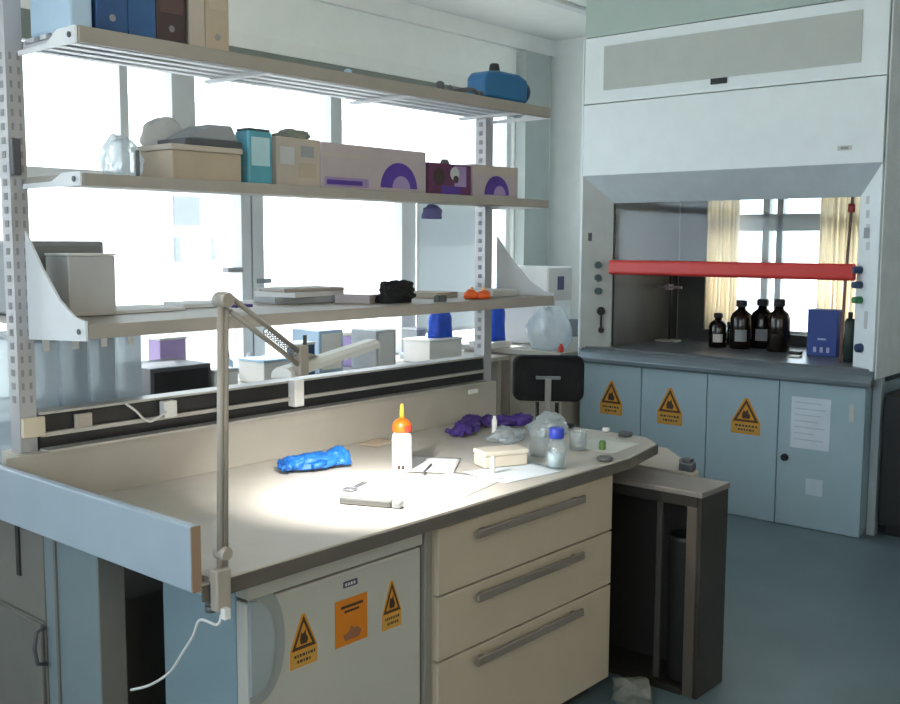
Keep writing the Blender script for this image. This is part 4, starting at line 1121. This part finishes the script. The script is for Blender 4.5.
# ------------------------------------------------------------------ lab chair
cc = Vector((4.71, 3.34, 0))
fd = Vector((cc.x, cc.y, 0)).normalized()   # the chair looks away from the camera
ch = thing('office_chair', 'black backed swivel chair standing beyond the end of the bench', 'chair', cc)
ch.rotation_euler.z = math.atan2(fd.y, fd.x)
bm = B()
pts = rrect(0.405, 0.262, 0.05, 6)
n = len(pts)
lay = []
for d, s in ((-0.024, 0.93), (-0.014, 1.0), (0.014, 1.0), (0.026, 0.92)):
    lay.append([bm.verts.new((0.0+d+0.10*(y*s/0.2)**2*0.25, y*s, 0.928+z*s)) for y, z in pts])
for r1, r2 in zip(lay, lay[1:]):
    for q in range(n): bm.faces.new((r1[q], r1[(q+1) % n], r2[(q+1) % n], r2[q])).smooth = True
bm.faces.new(lay[0][::-1]); bm.faces.new(lay[-1])
bmesh.ops.recalc_face_normals(bm, faces=bm.faces[:])
obj('backrest', bm, BLACKM, ch, world=False)
bm = B(); box(bm, -0.050, -0.0245, -0.018, 0.018, 0.50, 0.93); box(bm, -0.045, 0.15, -0.018, 0.018, 0.485, 0.4995)
obj('back_stem', bm, mat('chair_grey_metal', (0.38, 0.37, 0.35), 0.4, 0.3), ch, 0.004, world=False)
bm = B(); box(bm, -0.032, -0.0245, -0.07, 0.07, 0.925, 0.945); obj('back_bracket', bm, MGREY, ch, 0.003, world=False)
bm = B(); box(bm, -0.005, 0.42, -0.21, 0.21, 0.50, 0.56); obj('seat', bm, BLACKM, ch, 0.025, world=False)
for y in (-0.05, 0.06):
    bm = B(); tube(bm, [(-0.012, y, 0.795), (-0.03, y, 0.62), (0.05, y, 0.505)], 0.011, 8); obj('back_rod', bm, BLACK, ch, world=False)
bm = B(); lathe(bm, [(0.03, 0.10), (0.03, 0.30), (0.02, 0.301), (0.02, 0.50)], (0.2, 0, 0), 16); obj('gas_column', bm, DGREY, ch, world=False)
for k in range(5):
    an = 2*PI*k/5+0.3
    e = Vector((0.2+0.27*math.cos(an), 0.27*math.sin(an), 0.07))
    bm = B(); tube(bm, [(0.2+0.03*math.cos(an), 0.03*math.sin(an), 0.125), e+Vector((0, 0, 0.01))], 0.018, 8, 0.013); l_ = obj('base_arm', bm, BLACK, ch, world=False)
    bm = B(); lathe(bm, [(0.027, -0.012), (0.03, -0.008), (0.03, 0.008), (0.027, 0.012)], (e.x, e.y, 0.031), 14, 'Y'); tube(bm, [e+Vector((0, 0, -0.005)), (e.x, e.y, 0.03)], 0.006, 6)
    WORLD[l_.name] = Vector((0, 0, 0))
    obj('caster', bm, BLACK, l_)

# ------------------------------------------------------------------ fume cupboard
HX, HYa, HYb = 5.9, 1.945, 3.92         # front plane, right side, left side
HBK = 6.97
hood = thing('fume_cupboard', 'tall white fume cupboard with red sash bar and hazard signs', 'fume cupboard', (6.4, 2.93, 0))
def HB(name, m, *a, par=None, bev=0.003): return obj(name, bx(*a), m, par or hood, bev)
HB('upper_casing', HOODT, HX, HBK, HYa, HYb, 3.055, ZC-0.006)
pn = HB('service_panel', HOODW, HX, HX+0.03, HYa+0.0005, HYb-0.0005, 2.62, 3.05)
ya, yb_ = at(862, 40, 'X', HX).y, at(604, 70, 'X', HX).y
HB('inset_panel', HOODG, HX-0.004, HX-0.0005, ya, yb_, 2.70, 2.985, par=pn, bev=0)
p = at(719, 81, 'X', HX)
lg = HB('badge', BLACK, HX-0.006, HX-0.0005, p.y-0.055, p.y+0.055, p.z-0.018, p.z+0.018, par=pn, bev=0.002)
bm = B()
fs = HB('sash_fascia', HOODW, HX-0.004, HX+0.03, HYa, HYb, 2.145, 2.614)
p = at(845, 148, 'X', HX)
HB('emblem', LGREY, HX-0.0065, HX-0.0045, p.y-0.04, p.y+0.04, p.z-0.013, p.z+0.013, par=fs, bev=0)
HB('emblem_mark', MGREY, HX-0.0075, HX-0.0067, p.y-0.022, p.y+0.022, p.z-0.007, p.z+0.007, par=fs, bev=0)
# roof and sides of the casing
HB('roof_panel', HOODW, HX+0.031, HBK, HYa, HYb, 2.56, 2.612)
# sloping soffit between fascia and sash
XS = 6.02
zs = at(740, 200, 'X', XS).z
yl, yr = at(613, 250, 'X', XS).y, at(858, 250, 'X', XS).y
bm = B(); prism(bm, [(HX-0.003, HYa, 2.144), (HX-0.003, HYb, 2.144), (XS, yl, zs), (XS, yr, zs)], (0.004, 0, 0.016)); obj('soffit', bm, mat('soffit_blue_grey', (0.47, 0.54, 0.58), 0.5), hood)
# splayed jambs
zb0, zb1 = 0.975, 2.143
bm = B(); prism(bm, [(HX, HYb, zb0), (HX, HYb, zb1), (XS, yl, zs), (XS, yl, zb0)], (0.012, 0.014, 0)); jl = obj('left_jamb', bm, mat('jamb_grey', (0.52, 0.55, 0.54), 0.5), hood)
bm = B(); prism(bm, [(HX, HYa, zb0), (HX, HYa, zb1), (XS, yr, zs), (XS, yr, zb0)], (0.012, -0.004, 0)); jr = obj('right_jamb', bm, HOODW, hood)
HB('side_wall', mat('hood_side_grey', (0.74, 0.78, 0.80), 0.5), HX+0.013, HBK, HYa-0.016, HYa-0.0045, 0.93, 3.054)
HB('side_wall', HOODW, HX+0.013, HBK, HYb+0.0145, HYb+0.026, 0.93, 3.054)
# liner: left wall, right wall, ceiling, back with panes
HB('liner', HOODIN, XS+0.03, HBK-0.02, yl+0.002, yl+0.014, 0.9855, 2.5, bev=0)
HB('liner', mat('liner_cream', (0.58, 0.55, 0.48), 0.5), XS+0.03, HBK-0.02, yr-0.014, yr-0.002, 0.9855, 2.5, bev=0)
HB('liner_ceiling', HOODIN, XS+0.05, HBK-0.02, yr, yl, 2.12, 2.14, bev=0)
XBK = HBK-0.019
yw0 = at(706, 250, 'X', XBK).y                     # left edge of the glazed part
def bp(px, py): return at(px, py, 'X', XBK)
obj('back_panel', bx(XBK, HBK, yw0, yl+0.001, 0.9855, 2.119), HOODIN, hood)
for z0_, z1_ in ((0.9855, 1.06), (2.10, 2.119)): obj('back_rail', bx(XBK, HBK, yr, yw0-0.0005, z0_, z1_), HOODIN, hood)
obj('back_glass', bx(XBK+0.006, XBK+0.010, yr, yw0-0.001, 1.0605, 2.0995), HGLASS, hood)
# sash glass and red bar
obj('sash_glass', bx(XS+0.010, XS+0.015, yr+0.003, yl-0.003, 1.58, zs+0.05), SGLASS, hood)
a, b_ = at(616, 267, 'X', XS-0.03), at(857, 271, 'X', XS-0.03)
bm = B()
prof = rrect(0.055, 0.098, 0.022, 5)
zc_ = (a.z+b_.z)/2-0.005
prism(bm, [(XS-0.03+u, yr+0.004, zc_+v) for u, v in prof], (0, yl-yr-0.008, 0))
sb = obj('sash_bar', bm, RED, hood)
# worktop with a raised front lip
hw = HB('worktop', HOODTOP, HX+0.02, HBK, HYa+0.002, HYb-0.002, 0.93, 0.985, bev=0.004)
bm = B(); prism(bm, [(HX-0.035, HYa-0.004, 0.885), (HX-0.035, HYa-0.004, 0.915), (HX-0.01, HYa-0.004, 0.945), (HX+0.019, HYa-0.004, 0.97), (HX+0.019, HYa-0.004, 0.885)], (0, HYb-HYa+0.008, 0)); obj('front_lip', bm, mat('lip_steel', (0.16, 0.20, 0.23), 0.3, 0.4), hw, 0.004)
# cabinet under the hood
cab = HB('cabinet_body', HOODB, HX+0.022, HBK, HYa+0.04, HYb-0.002, 0.04, 0.878, bev=0)
HB('cabinet_plinth', HOODB, HX+0.05, HBK-0.1, HYa+0.05, HYb-0.01, 0.0, 0.0395, bev=0)
ds = [HYa+0.03, 2.487, 2.957, 3.43, HYb-0.003]
doors = []
for k in range(4):
    d_ = HB('door', HOODB, HX, HX+0.0215, ds[k]+0.003, ds[k+1]-0.003, 0.004, 0.876, bev=0.003)
    doors.append(d_)
HB('side_post', mat('side_post_grey', (0.36, 0.42, 0.46), 0.5), HX+0.12, HX+0.18, HYa-0.012, HYa+0.035, 0.0, 0.929, bev=0.002)
def kn(px, py, d_):
    p = at(px, py, 'X', HX)
    bm = B(); lathe(bm, [(0.020, -0.022), (0.022, -0.018), (0.022, -0.0005)], (HX, p.y, p.z), 16, 'X'); obj('lock_knob', bm, BLACK, d_)
kn(785, 457, doors[0])
p = at(852, 413, 'X', HX)
HB('hinge', HOODG, HX-0.004, HX-0.0004, p.y-0.015, p.y+0.015, p.z-0.05, p.z+0.05, par=doors[0], bev=0)
a, b_ = at(792, 396, 'X', HX), at(829, 452, 'X', HX)
nt_ = HB('notice', mat('notice_paper', (0.58, 0.66, 0.74), 0.7), HX-0.0016, HX-0.0003, b_.y, a.y, b_.z, a.z, par=doors[0], bev=0)
bm = B()
for k in range(7):
    z = a.z-0.03-k*(a.z-b_.z-0.05)/7
    ln_ = (a.y-b_.y)*random.uniform(0.5, 0.8)
    box(bm, HX-0.0024, HX-0.0018, a.y-0.02-ln_, a.y-0.02, z-0.006, z)
obj('lettering', bm, mat('faint_ink', (0.42, 0.48, 0.58), 0.7), nt_)
a, b_ = at(806, 478, 'X', HX), at(822, 497, 'X', HX)
HB('sticker', mat('sticker_pale', (0.50, 0.59, 0.66), 0.6), HX-0.0012, HX-0.0003, b_.y, a.y, b_.z, a.z, par=doors[0], bev=0)
def sign_on_x(d_, top, xl, xr_, yb1, yb2, label):
    a = at(*top, 'X', HX); l_, r_ = at(xl, yb1, 'X', HX), at(xr_, yb2, 'X', HX)
    w = l_.y-r_.y; h = a.z-(l_.z+r_.z)/2; y0 = l_.y; z0 = a.z-h
    hazard(d_, 'tri', label, lambda u, v, d: Vector((HX-d, y0-w*u, z0+h*v)), w, h)
sign_on_x(doors[3], (611, 381), 600, 622, 413, 416, 'leftmost triangular hazard sign')
sign_on_x(doors[2], (670, 388), 657, 682, 423, 426, 'middle triangular hazard sign')
sign_on_x(doors[1], (745, 398), 731, 760, 432, 436, 'right triangular hazard sign')
# fittings on the jambs
def jamb_pt(side, px, py):
    """point on the splayed jamb plane"""
    d = fw*FPX+rt*(px-CXP)-up*(py-CYP)
    yo, yi = (HYb, yl) if side == 'l' else (HYa, yr)
    nrm = Vector((yi-yo, -(XS-HX), 0)).normalized()
    o = Vector((HX, yo, 1))
    t = (o-CAM).dot(nrm)/d.dot(nrm)
    if nrm.x > 0: nrm = -nrm
    return CAM+d*t, nrm
def knob(side, px, py, r, ln_, m, par, name='control_knob'):
    p, nrm = jamb_pt(side, px, py)
    bm = B(); tube(bm, [p+nrm*0.001, p+nrm*ln_*0.6, p+nrm*ln_], r, 14, r*0.85); return obj(name, bm, m, par)
for y in (265, 278, 291): knob('l', 598, y, 0.026, 0.04, KNOBG, jl)
def plate(side, px, py, w, h, m, par, name, d=0.006):
    p, nrm = jamb_pt(side, px, py)
    t = nrm.cross(Vector((0, 0, 1))).normalized()
    bm = B(); prism(bm, [p+t*sx*w/2+Vector((0, 0, sz*h/2))+nrm*0.001 for sx, sz in ((-1, -1), (1, -1), (1, 1), (-1, 1))], nrm*d); return obj(name, bm, m, par)
plate('l', 596, 237, 0.10, 0.06, LGREY, jl, 'socket')
plate('l', 590, 237, 0.025, 0.055, DGREY, jl, 'switch', 0.010)
knob('l', 601, 311, 0.030, 0.04, BLACK, jl, 'tap_handle'); plate('l', 601, 321, 0.014, 0.12, BLACK, jl, 'tap_pipe', 0.012); knob('l', 601, 330, 0.022, 0.04, BLACK, jl, 'tap_outlet')
for y, m in ((270, KNOBB), (285, KNOBB), (300, KNOBV)): knob('r', 861, y, 0.022, 0.05, m, jr)
knob('r', 861, 348, 0.028, 0.03, KNOBB, jr)
for y in (200, 214, 228, 246): plate('r', 868, y, 0.03, 0.045, LGREY, jr, 'printed_mark', 0.0015)
plate('r', 867, 233, 0.05, 0.06, MGREY, jr, 'indicator', 0.003)
plate('r', 866, 320, 0.03, 0.10, LGREY, jr, 'printed_mark', 0.0015)

# curtains between cupboard and window
def curtain(y0, y1, z0, z1, seed, label):
    bm = B(); n = 40; a_, b__ = [], []
    for k in range(n+1):
        y = y0+(y1-y0)*k/n
        x = 7.045+0.016*math.sin(k*1.25+seed)+0.006*math.sin(k*2.9+seed)
        a_.append(bm.verts.new((x, y, z0))); b__.append(bm.verts.new((x+0.004*math.sin(k), y, z1)))
    for k in range(n): bm.faces.new((a_[k], a_[k+1], b__[k+1], b__[k])).smooth = True
    o = solid('curtain', CURT, label, 'curtain', bm)
    md = o.modifiers.new('thickness', 'SOLIDIFY'); md.thickness = 0.001
    return o
curtain(at(738, 250, 'X', 7.04).y, at(705, 250, 'X', 7.04).y, 1.0, 2.3, 0.3, 'cream curtain gathered at the left of the window behind the fume cupboard')
curtain(at(868, 250, 'X', 7.04).y, at(818, 250, 'X', 7.04).y, 1.0, 2.3, 1.7, 'cream curtain at the right of the window behind the fume cupboard')
# things in the fume cupboard
ZH = 0.9856
def hp(px, py): return at(px, py, 'Z', ZH)
def amber(px, wpx, ytop, x, label, lab=True, hexa=False):
    p0 = at(px, 300, 'X', x); r = abs(at(px-wpx/2, 300, 'X', x).y-at(px+wpx/2, 300, 'X', x).y)/2*0.92
    h = at(px, ytop, 'X', x).z-ZH
    t = thing('reagent_bottle', label, 'bottle', (x, p0.y, ZH))
    bm = B(); lathe(bm, [(r*0.93, 0), (r, 0.006), (r, h*0.62), (r*0.85, h*0.72), (r*0.42, h*0.80), (r*0.36, h*0.86)], (x, p0.y, ZH)); obj('bottle_body', bm, AMBER, t)
    bm = B(); lathe(bm, [(r*0.48, h*0.862), (r*0.5, h*0.87), (r*0.5, h*0.985), (r*0.42, h)], (x, p0.y, ZH), 18); obj('screw_cap', bm, BLACK, t)
    if lab:
        bm = B()
        vd = math.atan2(-p0.y, -x)
        po, pi_ = [], []
        for k in range(11):
            an = vd+0.55-1.1*k/10
            po.append((x+(r+0.0012)*math.cos(an), p0.y+(r+0.0012)*math.sin(an), ZH+h*0.16)); pi_.append((x+(r+0.0002)*math.cos(an), p0.y+(r+0.0002)*math.sin(an), ZH+h*0.16))
        prism(bm, po+pi_[::-1], (0, 0, h*0.24)); obj('label_patch', bm, LABELW if lab == 1 else MGREY, t)
amber(719, 18, 313, 6.50, 'small amber bottle with white label, leftmost in the fume cupboard', 1)
amber(742, 22, 300, 6.52, 'tall dark amber bottle second from the left in the fume cupboard', 2)
amber(763, 24, 299, 6.66, 'dark bottle third from the left in the fume cupboard', 2)
amber(780, 23, 299, 6.50, 'dark bottle rightmost of the group in the fume cupboard', 0)
amber(731, 13, 322, 6.72, 'short dark bottle half hidden behind the two left bottles', 0)
p = at(793, 341, 'X', 6.42)
bm = B(); box(bm, 6.39, 6.44, p.y-0.06, p.y+0.02, ZH, ZH+0.02)
solid('spatula_box', BLACK, 'small flat black box beside the dark bottles in the fume cupboard', 'box', bm, bevel=0.004)
p = at(797, 349, 'X', 6.3)
bm = B(); box(bm, 6.22, 6.27, p.y-0.05, p.y+0.02, ZH, ZH+0.012)
solid('dish', WHITEP, 'small white dish beside the blue box in the fume cupboard', 'dish', bm, bevel=0.004)
xq = 6.42
a, b_ = at(808, 311, 'X', xq), at(838, 311, 'X', xq)
bb = thing('blue_box', 'royal blue box with white marks in the fume cupboard', 'box', (xq+0.06, (a.y+b_.y)/2, ZH))
obj('carton_body', bx(xq, xq+0.12, b_.y, a.y, ZH, a.z), BLUEBOX, bb, 0.003)
bm = B(); w = a.y-b_.y; h = a.z-ZH
for u in (0.28, 0.5, 0.72): box(bm, xq-0.001, xq-0.0002, a.y-w*u-w*0.05, a.y-w*u+w*0.05, ZH+h*0.08, ZH+h*0.20)
box(bm, xq-0.001, xq-0.0002, a.y-w*0.64, a.y-w*0.36, ZH+h*0.36, ZH+h*0.40)
obj('white_marks', bm, mat('mark_pale_blue', (0.45, 0.52, 0.75), 0.6), bb)
obj('lid', bx(xq-0.002, xq+0.122, b_.y-0.002, a.y+0.002, a.z+0.0005, a.z+0.012), BLUEBOX, bb, 0.002)
xq = 6.22
p = at(850, 330, 'X', xq)
gc = thing('gas_bottle', 'narrow dark green cylinder at the right of the fume cupboard', 'cylinder', (xq, p.y, ZH))
bm = B(); lathe(bm, [(0.030, 0), (0.033, 0.005), (0.033, 0.24), (0.022, 0.262)], (xq, p.y, ZH), 18); obj('cylinder_body', bm, mat('dark_green', (0.02, 0.045, 0.035), 0.4), gc)
bm = B(); lathe(bm, [(0.014, 0.2625), (0.014, 0.30)], (xq, p.y, ZH), 12); obj('valve', bm, BLACK, gc)
def stand(px, x, ytop, label, m, clampy):
    p = at(px, 300, 'X', x); zt_ = at(px, ytop, 'X', x).z
    t = thing('retort_stand', label, 'stand', (x, p.y, ZH))
    obj('base', bx(x-0.05, x+0.05, p.y-0.08, p.y+0.08, ZH, ZH+0.015), m[1], t, 0.004)
    bm = B(); tube(bm, [(x+0.02, p.y, ZH+0.0155), (x+0.02, p.y, zt_)], 0.008, 10); obj('rod', bm, m[0], t)
    zc2 = at(px, clampy, 'X', x).z
    bm = B(); tube(bm, [(x-0.02, p.y-0.11, zc2), (x-0.02, p.y+0.10, zc2)], 0.009, 8); box(bm, x-0.03, x+0.034, p.y-0.015, p.y+0.015, zc2-0.02, zc2+0.02); obj('clamp', bm, m[2], t)
stand(669, 6.62, 270, 'dark retort stand with pale base at the left of the fume cupboard', (BLACK, mat('stand_base_pale', (0.42, 0.44, 0.41), 0.5), mat('clamp_mauve', (0.30, 0.24, 0.27), 0.4)), 287)
xq = 6.15
p = at(843, 300, 'X', xq)
rs = thing('gas_pipe', 'thin reddish upright pipe at the right inside the fume cupboard', 'pipe', (xq, p.y, ZH))
bm = B(); tube(bm, [(xq, p.y, ZH), (xq, p.y-0.01, 1.5), (xq, p.y-0.03, zs+0.02)], 0.009, 10); obj('pipe', bm, mat('pipe_red_brown', (0.30, 0.16, 0.13), 0.4), rs)
bm = B(); lathe(bm, [(0.02, 0), (0.02, 0.05)], (xq, p.y-0.026, 1.88), 14); obj('valve', bm, REDP, rs)

# dark cabinet to the right of the fume cupboard
dc = thing('cabinet', 'black cabinet in the shade right of the fume cupboard', 'cabinet', (6.6, 1.6, 0))
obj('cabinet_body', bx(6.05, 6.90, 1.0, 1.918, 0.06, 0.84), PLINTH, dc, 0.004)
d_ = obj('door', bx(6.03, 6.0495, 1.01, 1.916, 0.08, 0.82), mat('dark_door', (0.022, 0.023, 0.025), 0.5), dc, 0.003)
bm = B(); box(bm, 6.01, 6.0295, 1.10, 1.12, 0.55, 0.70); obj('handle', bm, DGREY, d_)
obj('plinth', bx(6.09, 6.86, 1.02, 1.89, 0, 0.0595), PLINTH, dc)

# repeats belong to named groups
for o in list(C.objects):
    if o.parent is not None or 'label' not in o: continue
    k, lb_ = o.name.split('.')[0], o['label']
    g_ = {'glove_box': 'glove boxes on the middle shelf', 'file_box': 'cartons in a row on the top shelf', 'paper_sheet': 'papers on the bench',
          'paper_stack': 'paper stacks on the lowest shelf', 'beaker': 'beakers on the bench', 'clip': 'orange clips on the lowest shelf',
          'blue_bag': 'blue bags by the window', 'wash_bottle': 'wash bottles on the window bench', 'curtain': 'cream curtains behind the fume cupboard'}.get(k)
    if k == 'reagent_bottle' and 'fume cupboard' in lb_ or 'short dark bottle' in lb_: g_ = 'dark bottles in the fume cupboard'
    if k == 'glove' and 'purple' in lb_: g_ = 'purple gloves on the bench'
    if k == 'cap' and 'dark cap' in lb_: g_ = 'dark caps on the lowest shelf'
    if k == 'carton' and 'window bench' in lb_: g_ = 'cartons on the window bench'
    if g_: o['group'] = g_

# ------------------------------------------------------------------ light
SKY = 3.8
w = bpy.data.worlds.new('sky'); scn.world = w
w.use_nodes = True
nt = w.node_tree
bg = nt.nodes['Background']
bg.inputs['Color'].default_value = (0.86, 0.94, 1.0, 1)
bg.inputs['Strength'].default_value = SKY

sun = bpy.data.lights.new('sun', 'SUN'); sun.energy = 20.0; sun.angle = 0.01; sun.color = (1.0, 0.95, 0.86)
so = bpy.data.objects.new('sun', sun); C.objects.link(so)
el, azs = math.radians(66), math.radians(30)
sdir = Vector((math.cos(el)*math.sin(azs), math.cos(el)*math.cos(azs), math.sin(el)))   # towards the sun
so.rotation_euler = sdir.to_track_quat('Z', 'Y').to_euler()
so.location = (20, 30, 30)

def portal(name, loc, rot, sx, sy):
    l = bpy.data.lights.new(name, 'AREA'); l.shape = 'RECTANGLE'; l.size = sx; l.size_y = sy
    l.cycles.is_portal = True
    o = bpy.data.objects.new(name, l); C.objects.link(o); o.location = loc; o.rotation_euler = rot
portal('daylight_opening', ((WX0+WX1)/2, YB+0.14, (SILL+HEAD)/2), (-PI/2, 0, 0), WX1-WX0, HEAD-SILL)
portal('daylight_opening', (0.9, YF-0.14, 2.1), (PI/2, 0, 0), 4.2, 1.6)
portal('daylight_opening', (XL-0.14, 0.8, 2.175), (0, -PI/2, 0), 2.05, 4.8)
portal('daylight_opening', (XR+0.14, (HY0+HY1)/2, (HZ0+HZ1)/2), (0, PI/2, 0), HZ1-HZ0, HY1-HY0)

# the lit bench lamp
l = bpy.data.lights.new('lamp_light', 'AREA'); l.shape = 'RECTANGLE'; l.size = 0.10; l.size_y = 0.03
l.energy = 6.8; l.color = (1.0, 0.96, 0.90); l.spread = math.radians(118)
lo = bpy.data.objects.new('lamp_light', l); C.objects.link(lo)
zax = (ud*1.0-sd*0.04-hd_*0.42).normalized()
xax = (hd_-zax*hd_.dot(zax)).normalized(); yax = zax.cross(xax)
mm = Matrix((xax, yax, zax)).transposed().to_4x4(); mm.translation = HP(L*0.78, 0.0, -0.034)
lo.matrix_world = mm

# ------------------------------------------------------------------ look
scn.view_settings.view_transform = 'Standard'
scn.view_settings.look = 'None'
scn.view_settings.exposure = 0.4
scn.view_settings.gamma = 1.0
scn.view_settings.use_curve_mapping = False
scn.cycles.use_denoising = True
scn.cycles.max_bounces = 8
scn.cycles.diffuse_bounces = 4
scn.cycles.glossy_bounces = 3
scn.cycles.transmission_bounces = 4
scn.cycles.transparent_max_bounces = 16
scn.cycles.sample_clamp_indirect = 6.0
scn.cycles.caustics_reflective = False
scn.cycles.caustics_refractive = False
